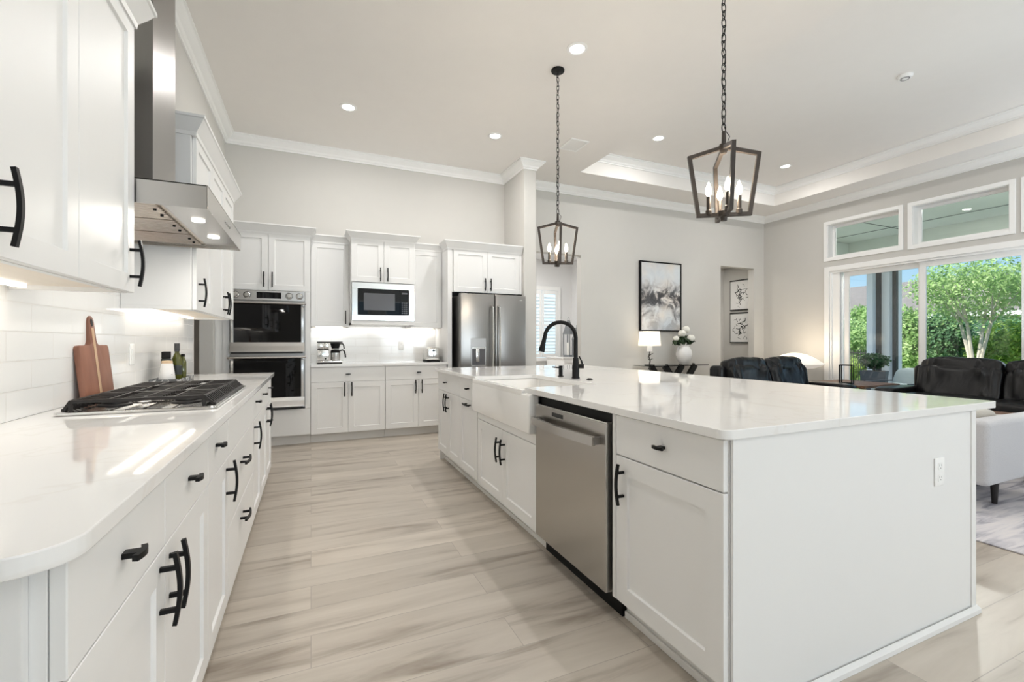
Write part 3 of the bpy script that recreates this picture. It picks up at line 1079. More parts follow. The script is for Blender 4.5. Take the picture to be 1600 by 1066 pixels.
# ------------------------------------------------------------------ range hood
hood = thing('range_hood', 'stainless steel chimney range hood over the gas cooktop', 'range hood', (0, 0, 0))
HX0, HX1, HY0, HY1, HZ0, HZ1 = XL + 0.012, -0.368, 2.105, 3.01, 1.700, 1.792
mb = MB()
t = 0.004
mb.box(HX1 - t, HX1, HY0, HY1, HZ0, HZ1, 0.0015, 1)
mb.box(HX0, HX1 - t, HY0, HY0 + t, HZ0, HZ1)
mb.box(HX0, HX1 - t, HY1 - t, HY1, HZ0, HZ1)
mb.prism([(HX0, HY0), (HX1, HY0), (HX1, HY1), (HX0, HY1)], HZ1 - t, HZ1)
mb.build('canopy', 'steel', hood, smooth=0)
mb = MB()
for (a0, a1, b0, b1) in ((HX0, HX1 - t, HY0 + t, HY0 + 0.03), (HX0, HX1 - t, HY1 - 0.03, HY1 - t), (HX1 - 0.16, HX1 - t, HY0 + 0.03, HY1 - 0.03), (HX0, HX0 + 0.03, HY0 + 0.03, HY1 - 0.03)):
    mb.box(a0, a1, b0, b1, HZ0 + 0.016, HZ0 + 0.022)
mb.build('underside', 'steel', hood, smooth=0)
for k in range(3):
    y0 = HY0 + 0.032 + k * 0.281
    mb = MB()
    mb.box(HX0 + 0.03, HX1 - 0.165, y0, y0 + 0.276, HZ0 + 0.02, HZ0 + 0.024)
    for j in range(9):
        yy = y0 + 0.012 + j * 0.0295
        mb.box(HX0 + 0.045, HX1 - 0.18, yy, yy + 0.016, HZ0 + 0.010, HZ0 + 0.02, 0.003, 1)
    f = mb.build('baffle_filter', 'steel_baffle', hood, smooth=0)
    for yy in (0.09, 0.186):
        MB().cyl((HX1 - 0.20, y0 + yy, HZ0 + 0.004), (HX1 - 0.20, y0 + yy, HZ0 + 0.012), 0.006, seg=10).build('filter_knob', 'black_plastic', f)
for yy in (HY0 + 0.28, HY1 - 0.28):
    mb = MB()
    mb.cyl((HX1 - 0.085, yy, HZ0 + 0.010), (HX1 - 0.085, yy, HZ0 + 0.0155), 0.026, seg=20)
    mb.build('lamp', 'led_glow', hood)
    light('hood_lamp', 'AREA', (HX1 - 0.085, yy, HZ0 + 0.006), 2.2, (1, 0.95, 0.87), (0, 0, 0), shape='DISK', size=0.05)
MB().box(XL + 0.012, -0.615, 2.388, 2.735, HZ1 + 0.0005, ZC - 0.004, 0.001, 1).build('chimney', 'steel_graphite', hood, smooth=0)
for k in range(4):
    MB().cyl((HX1 + 0.0005, 2.50 + k * 0.04, HZ0 + 0.045), (HX1 + 0.004, 2.50 + k * 0.04, HZ0 + 0.045), 0.006, seg=12).build('button', 'steel_bright', hood)

# ------------------------------------------------------------------ gas cooktop
ck = thing('gas_cooktop', 'stainless gas cooktop with black cast iron grates set in the left worktop', 'cooktop', (0, 0, ZTOP))
CX0, CX1, CY0, CY1 = -0.845, -0.345, 2.14, 3.055
MB().prism(round_rect(CX0, CX1, CY0, CY1, (0.02,) * 4, 4), 0.0005, 0.012, bev=0.003).build('tray', 'steel_bright', ck)
burn = [(-0.72, 2.32), (-0.48, 2.32), (-0.60, 2.60), (-0.72, 2.88), (-0.48, 2.88)]
for i, (bx, by) in enumerate(burn):
    s = 1.35 if i == 2 else 1.0
    MB().lathe([(0, 0.0125), (0.055 * s, 0.0125), (0.055 * s, 0.018), (0.042 * s, 0.022), (0.042 * s, 0.028), (0.036 * s, 0.034), (0, 0.035)], (bx, by, 0), 24).build('burner', 'cast_iron', ck)
for k in range(3):
    y0 = CY0 + 0.045 + k * 0.277
    y1 = y0 + 0.272
    x0, x1 = CX0 + 0.03, CX1 - 0.045
    zt = 0.052
    mb = MB()
    b = 0.006
    for yy in (y0 + b, y1 - b):
        mb.box(x0, x1, yy - b, yy + b, zt - 0.012, zt, 0.001, 1)
    for xx in (x0 + b, x1 - b):
        mb.box(xx - b, xx + b, y0, y1, zt - 0.012, zt, 0.001, 1)
    for j in range(1, 7):
        yy = y0 + (y1 - y0) * j / 7
        for (q0, q1) in ((x0, x0 + 0.10), (x1 - 0.10, x1), ((x0 + x1) / 2 - 0.06, (x0 + x1) / 2 + 0.06)):
            mb.box(q0, q1, yy - 0.004, yy + 0.004, zt - 0.010, zt)
    for xx in (x0 + 0.11, (x0 + x1) / 2, x1 - 0.11):
        mb.box(xx - 0.004, xx + 0.004, y0, y1, zt - 0.011, zt - 0.001)
    # sloping front comb and feet
    for j in range(9):
        yy = y0 + 0.006 + (y1 - y0 - 0.012) * j / 8
        mb.tube([(x1 - 0.004, yy, zt - 0.004), (x1 + 0.028, yy, 0.016)], 0, flat=(0.0045, 0.005, (0, 1, 0)))
        mb.tube([(x0 + 0.004, yy, zt - 0.004), (x0 - 0.015, yy, 0.016)], 0, flat=(0.0045, 0.005, (0, 1, 0)))
    mb.box(x1 + 0.022, x1 + 0.034, y0, y1, 0.0125, 0.022)
    mb.box(x0 - 0.02, x0 - 0.010, y0, y1, 0.0125, 0.022)
    for yy in (y0 + b, y1 - b):
        for xx in (x0 + b, x1 - b):
            mb.box(xx - b, xx + b, yy - b, yy + b, 0.0125, zt - 0.01)
    mb.build('grate', 'cast_iron', ck, smooth=0)

# ------------------------------------------------------------------ things on the left worktop
bd = thing('cutting_board', 'two-tone wooden cutting board with holed handle leaning on the tiles', 'cutting board', (-0.893, 2.685, ZTOP + 0.001))
bd.rotation_euler = (0, R(-6.2), 0)


def board_poly(w, h, hw, hh, r):
    pts = []
    for (cx, cy, a0) in ((-w / 2 + r, r, 180), (w / 2 - r, r, 270), (w / 2 - r, h - r, 0)):
        pts += [(cx + r * math.cos(R(a0 + 15 * k)), cy + r * math.sin(R(a0 + 15 * k))) for k in range(7)]
    pts += [(hw / 2 + 0.02, h), (hw / 2 + 0.006, h + 0.008), (hw / 2, h + 0.022)]
    top = h + hh - hw / 2
    pts += [(hw / 2 * math.cos(R(18 * k)), top + hw / 2 * math.sin(R(18 * k))) for k in range(11)]
    pts += [(-hw / 2, h + 0.022), (-hw / 2 - 0.006, h + 0.008), (-hw / 2 - 0.02, h)]
    pts += [(-w / 2 + r + r * math.cos(R(90 + 15 * k)), h - r + r * math.sin(R(90 + 15 * k))) for k in range(7)]
    return pts


# board local: x' = world y, y' = up, thickness along world x
BM = Matrix(((0, 0, 1, 0), (1, 0, 0, 0), (0, 1, 0, 0), (0, 0, 0, 1)))
MB(BM).prism(board_poly(0.31, 0.252, 0.062, 0.135, 0.018), -0.011, 0.011, bev=0.003).build('board', 'board_wood', bd)
MB(BM).prism([(-0.012, 0.004), (0.012, 0.004), (0.012, 0.33), (-0.012, 0.33)], 0.0112, 0.0122).build('stripe', 'board_stripe', bd, smooth=0)
MB(BM).prism([(0.011 * math.cos(R(20 * k)), 0.355 + 0.018 * math.sin(R(20 * k))) for k in range(18)], -0.0122, 0.0128).build('hanging_hole', 'gap_dark', bd)

tr = thing('marble_tray', 'dark veined marble tray with raised rim beyond the cooktop', 'tray', (-0.815, 3.56, ZTOP + 0.001))
mb = MB()
mb.box(-0.08, 0.08, -0.17, 0.17, 0, 0.012)
for (a0, a1, b0, b1) in ((-0.08, 0.08, -0.17, -0.158), (-0.08, 0.08, 0.158, 0.17), (-0.08, -0.068, -0.158, 0.158), (0.068, 0.08, -0.158, 0.158)):
    mb.box(a0, a1, b0, b1, 0.012, 0.036)
mb.build('tray_body', 'marble_dark', tr, smooth=0)
for q in (-0.12, 0.12):
    MB().cyl((0.0805, q, 0.02), (0.084, q, 0.02), 0.006, seg=10).build('handle_stud', 'steel_bright', tr)
jz = ZTOP + 0.0135
j = thing('salt_jar', 'tapered white ceramic jar with cork-brown rim on the marble tray', 'jar', (-0.822, 3.47, jz))
MB().lathe([(0, 0), (0.044, 0), (0.046, 0.004), (0.030, 0.115), (0.028, 0.118), (0, 0.118)], seg=28).build('jar_body', 'ceramic_white', j)
MB().lathe([(0, 0.1185), (0.028, 0.1185), (0.029, 0.124), (0.027, 0.134), (0, 0.136)], seg=28).build('stopper', 'pale_wood', j)
MB().box(0.036, 0.0395, -0.004, 0.004, 0.042, 0.05, M=Matrix.Rotation(R(-40), 4, 'Z')).build('printed_mark', 'dark_label', j)
j = thing('oil_bottle', 'tall dark green glass oil bottle on the marble tray', 'bottle', (-0.80, 3.60, jz))
MB().lathe([(0, 0), (0.026, 0), (0.028, 0.006), (0.028, 0.14), (0.020, 0.165), (0.013, 0.18), (0.013, 0.205), (0, 0.205)], seg=24).build('bottle_glass', 'olive_glass', j)
MB().lathe([(0.0145, 0.19), (0.0155, 0.19), (0.0155, 0.243), (0, 0.243)], seg=20).build('cap', 'bottle_label', j)
MB().lathe([(0.0283, 0.04), (0.0287, 0.04), (0.0287, 0.10), (0.0283, 0.10)], seg=24).build('paper_label', 'dark_label', j)
j = thing('vinegar_bottle', 'square black bottle standing behind the white jar', 'bottle', (-0.845, 3.548, jz), R(10))
MB().box(-0.026, 0.026, -0.026, 0.026, 0, 0.145, 0.004).build('bottle_body', 'dark_label', j)
MB().box(-0.024, 0.024, -0.024, 0.024, 0.1455, 0.19, 0.004).build('cap', 'black_plastic', j)
j = thing('oil_cruet', 'slim olive-green cruet on the marble tray beside the tall bottle', 'bottle', (-0.772, 3.62, jz))
MB().lathe([(0, 0), (0.018, 0), (0.019, 0.004), (0.019, 0.12), (0.010, 0.145), (0.009, 0.165), (0, 0.165)], seg=20).build('bottle_glass', 'olive_glass', j)
MB().lathe([(0.0105, 0.155), (0.0115, 0.155), (0.0115, 0.172), (0, 0.172)], seg=16).build('cap', 'black_plastic', j)


def outlet(label, loc, rotz, name='wall_outlet', switch=False):
    o = thing(name, label, 'switch' if switch else 'outlet', loc, rotz)
    MB().box(-0.036, 0.036, -0.006, 0, -0.058, 0.058, 0.003).build('cover_plate', 'white_plastic', o)
    if switch:
        MB().box(-0.016, 0.016, -0.0095, -0.006, -0.033, 0.033, 0.002, 1).build('rocker', 'white_plastic', o)
    else:
        for zc in (-0.024, 0.024):
            s = MB().prism(round_rect(-0.017, 0.017, -0.015, 0.015, (0.007,) * 4, 4), 0.006, 0.0075, M=Matrix.Translation((0, 0, zc)) @ Matrix.Rotation(R(90), 4, 'X')).build('socket', 'white_plastic', o)
            mb = MB()
            mb.box(-0.008, -0.006, -0.0078, -0.0074, zc - 0.001, zc + 0.008)
            mb.box(0.006, 0.008, -0.0078, -0.0074, zc - 0.001, zc + 0.007)
            mb.cyl((0, -0.0074, zc - 0.008), (0, -0.0078, zc - 0.008), 0.0025, seg=8)
            mb.build('slot', 'gap_dark', s, smooth=0)
    return o


outlet('white double outlet low on the tiles at the photo\'s left edge', (XL + 0.0095, 1.40, 1.135), R(90))
outlet('white plate on the tiles between cutting board and marble tray', (XL + 0.0095, 3.22, 1.11), R(90), 'wall_switch', True)

# ------------------------------------------------------------------ back run (fronts face -y)
CF = 5.72                     # carcass faces; fronts 2 cm proud at 5.70
DB = YB - CF - 0.002
# oven tower
tw = thing('oven_tower_cabinet', 'tall white cabinet housing the double wall oven in the corner', 'cabinet', (0, CF, 0))
TX0_, TX1_ = -0.862, -0.006
mb = MB()
mb.box(TX0_, TX1_, 0.001, DB, 1.748, 2.385)
mb.box(TX0_, -0.802, 0.001, DB, ZB0, 1.748)
mb.box(-0.062, TX1_, 0.001, DB, ZB0, 1.748)
mb.box(-0.802, -0.062, 0.001, DB, ZB0, 0.415)
mb.box(-0.802, -0.062, 0.58, DB, 0.415, 1.748)
mb.build('carcass', 'cabinet_white', tw, smooth=0)
MB().box(XL + 0.002, TX0_ - 0.001, 0.0, 0.02, ZB0, 2.385).build('filler_strip', 'cabinet_white', tw, smooth=0)
MB().box(-0.062, TX1_, -TH, 0, 0.42, 1.742).build('stile', 'cabinet_white', tw, smooth=0)
MB().box(TX0_, -0.802, -TH, 0, 0.42, 1.742).build('stile', 'cabinet_white', tw, smooth=0)
add_door(tw, TX0_, -0.434, 1.745, 2.385, (-0.475, 1.865))
add_door(tw, -0.434, TX1_, 1.745, 2.385, (-0.393, 1.865))
add_drawer(tw, TX0_, TX1_, ZB0 + 0.01, 0.418, (-0.41, 0.31))
toe(tw, XL + 0.002, TX1_, DB)
cab_crown(tw, TX0_ - 0.074, TX1_, DB, 2.385, 0.092, 0.06, left=False, ret=0.205)

ov = thing('double_wall_oven', 'stainless double wall oven with black glass doors in the tower cabinet', 'oven', (0, CF, 0))
OX0, OX1 = -0.80, -0.064
MB().box(OX0, OX1, 0.0, 0.56, 0.43, 1.742).build('body', 'steel_dark', ov, smooth=0)
MB().box(OX0, OX1, -0.045, -0.001, 1.633, 1.742, 0.002, 1).build('control_panel', 'steel', ov, smooth=0)
MB().box(-0.545, -0.305, -0.047, -0.0455, 1.655, 1.722).build('display', 'black_glass', ov, smooth=0)
for kx in (-0.745, -0.635, -0.225, -0.12):
    k = MB(Matrix.Translation((kx, -0.045, 1.688)) @ Matrix.Rotation(R(90), 4, 'X')).lathe([(0, 0), (0.032, 0), (0.032, 0.006), (0.026, 0.008), (0.024, 0.03), (0.021, 0.034), (0, 0.034)], seg=24).build('knob', 'steel_bright', ov)
    MB(Matrix.Translation((kx, -0.045, 1.688)) @ Matrix.Rotation(R(90), 4, 'X')).lathe([(0.0325, 0), (0.036, 0), (0.036, 0.003), (0.0325, 0.003)], seg=24).build('dial_ring', 'black_plastic', k)
for (z0, z1) in ((1.045, 1.625), (0.432, 1.028)):
    dr = MB().box(OX0 + 0.012, OX1 - 0.012, -0.05, -0.001, z0 + 0.02, z1 - 0.01, 0.002, 1).build('oven_door', 'steel_dark', ov, smooth=0)
    MB().box(OX0 + 0.038, OX1 - 0.038, -0.0535, -0.0505, z0 + 0.125, z1 - 0.012).build('glass', 'black_glass', dr, smooth=0)
    # flared lower rail
    mb = MB()
    YM = Matrix(((0, 0, 1, 0), (1, 0, 0, 0), (0, 1, 0, 0), (0, 0, 0, 1)))
    mb.M = YM
    mb.prism([(-0.0505, z0 + 0.124), (-0.058, z0 + 0.124), (-0.066, z0 + 0.085), (-0.085, z0 + 0.035), (-0.088, z0 + 0.022), (-0.0505, z0 + 0.022)], OX0 + 0.004, OX1 - 0.004)
    mb.build('lower_rail', 'steel', dr, smooth=0)
    MB().box(OX0 + 0.02, OX1 - 0.02, -0.08, -0.051, z0 + 0.002, z0 + 0.0205).build('vent_slot', 'gap_dark', dr, smooth=0)
    for sx in (OX0 + 0.012, OX1 - 0.036):
        mb = MB(YM)
        mb.prism([(-0.051, z1 - 0.055), (-0.060, z1 - 0.055), (-0.076, z1 - 0.20), (-0.060, z1 - 0.34), (-0.058, z0 + 0.125), (-0.051, z0 + 0.125)], sx, sx + 0.024)
        mb.build('side_rail', 'steel_bright', dr, smooth=30)
    mb = MB()
    mb.tube([(OX0 - 0.012, -0.100, z1 - 0.022), (OX1 + 0.012, -0.100, z1 - 0.022)], 0.013, 12)
    for sx in (OX0 + 0.0, OX1 - 0.024):
        mb.box(sx, sx + 0.024, -0.105, -0.051, z1 - 0.052, z1 - 0.014, 0.003, 1)
    mb.build('handle', 'steel', dr)

# base cabinets of the back run


def back_base(label, x0, x1, mid, px):
    r = thing('base_cabinet', label, 'cabinet', (x0, CF, 0))
    w = x1 - x0
    m = mid - x0
    carcass(r, 0.0005, w - 0.0005, DB, ZB0, ZB1)
    toe(r, 0.0005, w - 0.0005, DB)
    add_drawer(r, 0, w, ZD, ZB1, (px - x0, 0.795))
    add_door(r, 0, m, ZB0, ZD, (m - 0.04, 0.618))
    add_door(r, m, w, ZB0, ZD, (m + 0.04, 0.618))


back_base('white base cabinet below the coffee maker, drawer over two doors', -0.004, 0.828, 0.401, 0.40)
back_base('white base cabinet below the toaster, drawer over two doors', 0.83, 1.60, 1.235, 1.235)
quartz_slab('countertop', 'white quartz worktop along the back wall holding coffee maker and toaster', [(-0.004, 5.672), (1.61, 5.672), (1.61, YB - 0.002), (-0.004, YB - 0.002)])
structure(MB().box(-0.004, 1.61, YB - 0.009, YB - 0.0005, ZTOP + 0.001, 1.42).build('wall_backsplash_back', 'tile_x', smooth=0))
UF = 6.00
UDB = YB - UF - 0.011
upper('white single-door wall cabinet between ovens and microwave', (-0.004, UF, 0), 0, 0.438, UDB, UZ0, UZ1,
      [(0, 0.438, UZ0, UZ1, (0.393, 1.475))], h=0.085, pr=0.05, left=False, right=False)
upper('white single-door wall cabinet between microwave and refrigerator', (1.19, UF, 0), 0, 0.42, UDB, UZ0, UZ1,
      [(0, 0.42, UZ0, UZ1, (0.03, 1.475))], h=0.085, pr=0.05, left=False, right=False)
MWF = 5.72
r = upper('white two-door wall cabinet above the built-in microwave', (0.436, MWF, 0), 0, 0.752, YB - MWF - 0.011, 1.892, 2.405,
          [(0, 0.376, 1.892, 2.405, (0.334, 1.99)), (0.376, 0.752, 1.892, 2.405, (0.418, 1.99))], h=0.085, pr=0.06, lamp=False, ret=0.205)
mb = MB()
for (a0, a1) in ((0.0005, 0.018), (0.734, 0.7515)):
    mb.box(a0, a1, 0.001, YB - MWF - 0.011, 1.385, 1.892)
mb.box(0.0005, 0.7515, 0.001, YB - MWF - 0.011, 1.385, 1.405)
mb.box(0.0005, 0.7515, -0.018, 0.001, 1.385, 1.428)
mb.build('shelf_box', 'cabinet_white', r, smooth=0)
mw = thing('microwave', 'built-in microwave with wide stainless trim kit and dark glass', 'microwave', (0.442, MWF, 0))
mb = MB()
W, Z0, Z1 = 0.738, 1.431, 1.885
mb.box(0, W, -0.026, 0.0, Z0, Z0 + 0.068, 0.002, 1)
mb.box(0, W, -0.026, 0.0, Z1 - 0.072, Z1, 0.002, 1)
mb.box(0, 0.066, -0.026, 0.0, Z0 + 0.068, Z1 - 0.072, 0.002, 1)
mb.box(W - 0.066, W, -0.026, 0.0, Z0 + 0.068, Z1 - 0.072, 0.002, 1)
mb.build('trim_kit', 'steel_bright', mw, smooth=0)
MB().box(0.02, W - 0.02, 0.0, 0.42, Z0 + 0.005, Z1 - 0.01).build('body', 'steel_dark', mw, smooth=0)
dr = MB().box(0.067, 0.560, -0.034, -0.001, Z0 + 0.069, Z1 - 0.073, 0.002, 1).build('microwave_door', 'black_glass', mw, smooth=0)
MB().box(0.135, 0.50, -0.0355, -0.0345, Z0 + 0.125, Z1 - 0.125).build('window', 'display_grey', dr, smooth=0)
cp = MB().box(0.562, W - 0.067, -0.034, -0.001, Z0 + 0.069, Z1 - 0.073, 0.002, 1).build('control_panel', 'black_glass', mw, smooth=0)
MB().box(0.585, 0.65, -0.0355, -0.0345, Z1 - 0.125, Z1 - 0.105).build('display', 'display_grey', cp, smooth=0)
mb = MB()
for a in range(3):
    for b in range(6):
        mb.box(0.583 + a * 0.025, 0.600 + a * 0.025, -0.0352, -0.0345, Z0 + 0.09 + b * 0.025, Z0 + 0.103 + b * 0.025)
mb.build('keypad', 'display_grey', cp, smooth=0)

# refrigerator surround and refrigerator
fc = thing('refrigerator_cabinet', 'tall white surround with two doors above the refrigerator', 'cabinet', (1.612, CF, 0))
FW = 2.664 - 1.612
mb = MB()
mb.box(0.0, 0.055, -TH, DB, 0.001, 2.385)
mb.box(FW - 0.03, FW, 0.001, DB, 0.001, 2.385)
mb.box(0.055, FW - 0.03, 0.001, DB, 1.825, 2.385)
mb.build('carcass', 'cabinet_white', fc, smooth=0)
add_door(fc, 0.075, 0.548, 1.825, 2.385, (0.508, 1.935))
add_door(fc, 0.548, 1.02, 1.825, 2.385, (0.588, 1.935))
MB().box(1.02, FW, -TH, 0, 1.825, 2.385).build('filler_strip', 'cabinet_white', fc, smooth=0)
cab_crown(fc, 0, FW, DB, 2.385, 0.10, 0.055, right=False, ret=0.205)
fr = thing('refrigerator', 'stainless French door refrigerator with water dispenser in the left door', 'refrigerator', (1.715, 5.49, 0))
FWD = 0.912
MB().box(0.004, FWD - 0.004, 0.095, 0.80, 0.02, 1.765).build('body', 'steel_dark', fr, smooth=0)
split = 0.468
for (x0, x1, nm) in ((0, split - 0.003, 'L'), (split + 0.003, FWD, 'R')):
    dr = MB().box(x0, x1, 0, 0.088, 0.62, 1.79, 0.012, 3).build('refrigerator_door', 'steel_graphite', fr)
    hx = split - 0.045 if nm == 'L' else split + 0.045
    mb = MB()
    mb.tube([(hx, -0.012, 0.78), (hx, -0.048, 0.80), (hx, -0.060, 1.0), (hx, -0.064, 1.21), (hx, -0.060, 1.42), (hx, -0.048, 1.62), (hx, -0.012, 1.64)], 0.0135, 10)
    mb.build('handle', 'steel_bright', dr)
    if nm == 'L':
        ds = MB().box(0.14, 0.345, -0.004, 0.002, 0.86, 1.22, 0.002, 1).build('water_dispenser', 'steel_dark', dr, smooth=0)
        MB().box(0.155, 0.33, -0.0045, -0.004, 0.88, 1.085).build('recess', 'display_grey', ds, smooth=0)
        MB().box(0.155, 0.33, -0.012, -0.0046, 1.09, 1.105).build('trim_strip', 'steel_bright', ds, smooth=0)
        MB().box(0.20, 0.25, -0.02, -0.0046, 0.92, 1.085, 0.004).build('paddle', 'steel', ds)
MB().box(0, FWD, 0, 0.088, 0.06, 0.61, 0.012, 3).build('freezer_drawer', 'steel_graphite', fr)
mb = MB()
for hx in (0.05, FWD - 0.09):
    mb.box(hx, hx + 0.04, 0.02, 0.12, 1.791, 1.806)
mb.build('hinge_cover', 'black_plastic', fr, smooth=0)
MB().box(0.82, 0.86, -0.001, 0.0, 1.72, 1.735).build('badge', 'steel_bright', fr, smooth=0)
light('under_cabinet_strip', 'AREA', (0.22, 6.27, 1.358), 0.6, (1, 0.96, 0.9), (0, 0, 0), shape='RECTANGLE', size=0.38, size_y=0.03)
light('under_cabinet_strip', 'AREA', (1.40, 6.27, 1.358), 0.6, (1, 0.96, 0.9), (0, 0, 0), shape='RECTANGLE', size=0.36, size_y=0.03)
light('under_cabinet_strip', 'AREA', (0.81, 6.27, 1.38), 0.6, (1, 0.96, 0.9), (0, 0, 0), shape='RECTANGLE', size=0.70, size_y=0.03)
outlet('white double outlet on the tiles between coffee maker and toaster', (1.13, YB - 0.0095, 1.12), 0)

# coffee maker
cm = thing('coffee_maker', 'stainless and black drip coffee maker on the back worktop', 'coffee maker', (0.06, 6.02, ZTOP + 0.001))
MB().box(0, 0.30, -0.09, 0.09, 0.008, 0.03, 0.004).build('base', 'steel_bright', cm)
mb = MB()
mb.box(0.01, 0.29, -0.08, 0.08, 0, 0.008)
mb.build('foot_plate', 'black_plastic', cm, smooth=0)
MB().box(0.01, 0.14, -0.075, 0.075, 0.031, 0.165, 0.006).build('housing', 'steel_bright', cm)
MB().box(0.01, 0.14, -0.077, 0.077, 0.166, 0.174).build('band', 'black_plastic', cm, smooth=0)
for x in (0.042, 0.108):
    MB().box(x - 0.028, x + 0.028, -0.07, 0.07, 0.175, 0.245, 0.006).build('water_tank', 'steel_bright', cm)
MB().box(0.005, 0.295, -0.08, 0.08, 0.247, 0.262, 0.003).build('top_plate', 'black_plastic', cm)
MB().lathe([(0, 0.176), (0.042, 0.176), (0.060, 0.24), (0.060, 0.246), (0, 0.246)], (0.215, 0, 0), 24).build('brew_basket', 'black_plastic', cm)
c = MB().lathe([(0, 0.032), (0.055, 0.032), (0.056, 0.036), (0.056, 0.125), (0, 0.125)], (0.215, 0, 0), 28).build('carafe', 'steel', cm)
MB().lathe([(0, 0.1255), (0.056, 0.1255), (0.054, 0.145), (0.044, 0.165), (0, 0.168)], (0.215, 0, 0), 28).build('lid', 'black_plastic', c)
MB().tube([(0.265, 0, 0.15), (0.30, 0, 0.158), (0.318, 0, 0.145), (0.330, 0, 0.10), (0.333, 0, 0.065)], 0.009, 8).build('handle', 'black_plastic', c)
MB().tube([(0.27, 0, 0.235), (0.300, 0, 0.236), (0.312, 0, 0.215), (0.318, 0, 0.17)], 0.008, 8).build('basket_handle', 'black_plastic', cm)
MB(Matrix.Translation((0.10, -0.0755, 0.055)) @ Matrix.Rotation(R(90), 4, 'X')).lathe([(0, 0), (0.009, 0), (0.009, 0.005), (0, 0.006)], seg=14).build('switch', 'black_plastic', cm)
# toaster
ts = thing('toaster', 'small stainless toaster with front lever near the refrigerator', 'toaster', (1.475, 6.02, ZTOP + 0.001))
MB().box(-0.085, 0.085, -0.13, 0.13, 0.012, 0.185, 0.022, 4).build('housing', 'steel_bright', ts)
MB().box(-0.088, 0.088, -0.133, 0.133, 0.0, 0.014, 0.004).build('base', 'black_plastic', ts)
MB().box(-0.004, 0.004, -0.1315, -0.1295, 0.06, 0.16).build('lever_slot', 'gap_dark', ts, smooth=0)
MB().box(-0.016, 0.016, -0.146, -0.132, 0.135, 0.147, 0.003, 1).build('lever', 'black_plastic', ts)
mb = MB()
for q in (-0.035, 0.035):
    mb.box(q - 0.014, q + 0.014, -0.095, 0.095, 0.1845, 0.1856)
mb.build('bread_slot', 'gap_dark', ts, smooth=0)

# ------------------------------------------------------------------ island (fronts face -x)
IX0 = 1.185                  # carcass face; fronts stand proud to 1.165
IX1 = 2.655
IY0, IY1 = 1.006, 4.47
ID = 0.60


def isl_cab(label, ya, yb, top=ZB1):
    """ya > yb : runs towards the camera"""
    r = thing('island_cabinet', label, 'cabinet', (IX0, ya, 0), R(-90))
    w = ya - yb
    carcass(r, 0.0005, w - 0.0005, ID, ZB0, top)
    return r, w


def isl_toe(r, w, x0=0.0005):
    MB().box(x0, w - 0.0005, 0.055, ID, 0.001, ZB0 - 0.001).build('toe_kick', 'toe_white', r, smooth=0)
    MB().box(x0, w - 0.0005, 0.043, 0.0545, 0.001, 0.03, 0.002, 1).build('shoe_mould', 'toe_white', r, smooth=0)


r, w = isl_cab('white island cabinet farthest from the camera, drawer over two doors', IY1, 3.752)
m = w / 2
add_drawer(r, 0, w, ZD, ZB1, (w * 0.43, 0.795))
add_door(r, 0, m, ZB0, ZD, (m - 0.035, 0.612))
add_door(r, m, w, ZB0, ZD, (m + 0.035, 0.612))
isl_toe(r, w)
r, w = isl_cab('white island pull-out cabinet left of the apron sink with a horizontal handle', 3.750, 3.300)
add_drawer(r, 0, w, ZD, ZB1, (w * 0.55, 0.80))
add_door(r, 0, w, ZB0, ZD, (w * 0.55, 0.672), 'h')
isl_toe(r, w)
r, w = isl_cab('white island cabinet beneath the apron sink with paired doors', 3.298, 2.292, 0.655)
m = 3.298 - 2.796
MB().box(0.012, w - 0.004, -TH, 0, 0.597, 0.655, 0.0015, 1).build('apron_rail', 'cabinet_white', r, smooth=0)
add_door(r, 0.012, m, ZB0 - 0.012, 0.594, (m - 0.04, 0.455))
add_door(r, m, w - 0.004, ZB0 - 0.012, 0.594, (m + 0.04, 0.455))
isl_toe(r, w)
r, w = isl_cab('white island cabinet at the corner nearest the camera, drawer over one door', 1.588, 1.018)
MB().box(0.0, 0.022, -0.019, 0.0, ZB0, ZB1).build('filler_strip', 'cabinet_white', r, smooth=0)
add_drawer(r, 0.024, w - 0.002, ZD + 0.008, ZB1 - 0.004, (w * 0.53, 0.80))
add_door(r, 0.024, w - 0.002, ZB0, ZD + 0.006, (0.075, 0.602), fr=0.07)
isl_toe(r, w)
ip = thing('island_cladding', 'plain white end and back panelling that wraps the island', 'panel', (0, 0, 0))
mb = MB()
mb.box(IX0 + 0.004, IX1, IY0, 1.016, 0.001, ZB1)
mb.build('end_panel', 'cabinet_white', ip, smooth=0)
MB().box(IX1 - 0.03, IX1 + 0.004, IY0 - 0.006, IY0 - 0.0002, 0.001, ZB1).build('corner_stile', 'cabinet_white', ip, smooth=0)
mb = MB()
mb.box(IX0 + ID + 0.01, IX1, 1.017, IY1, 0.001, ZB1)
mb.build('back_panel', 'cabinet_white', ip, smooth=0)
mb = MB()
mb.sweep([(IX1, IY1), (IX1 + 0.004, IY0 - 0.006), (IX0 + 0.06, IY0 - 0.006)][::-1], [(0.0005, 0.001), (0.0005, 0.032), (0.004, 0.032), (0.013, 0.018), (0.014, 0.001)])
mb.build('base_mould', 'cabinet_white', ip, smooth=0)
MB().box(IX0 + 0.001, IX1, IY1 + 0.0005, IY1 + 0.012, 0.001, ZB1).build('far_panel', 'cabinet_white', ip, smooth=0)

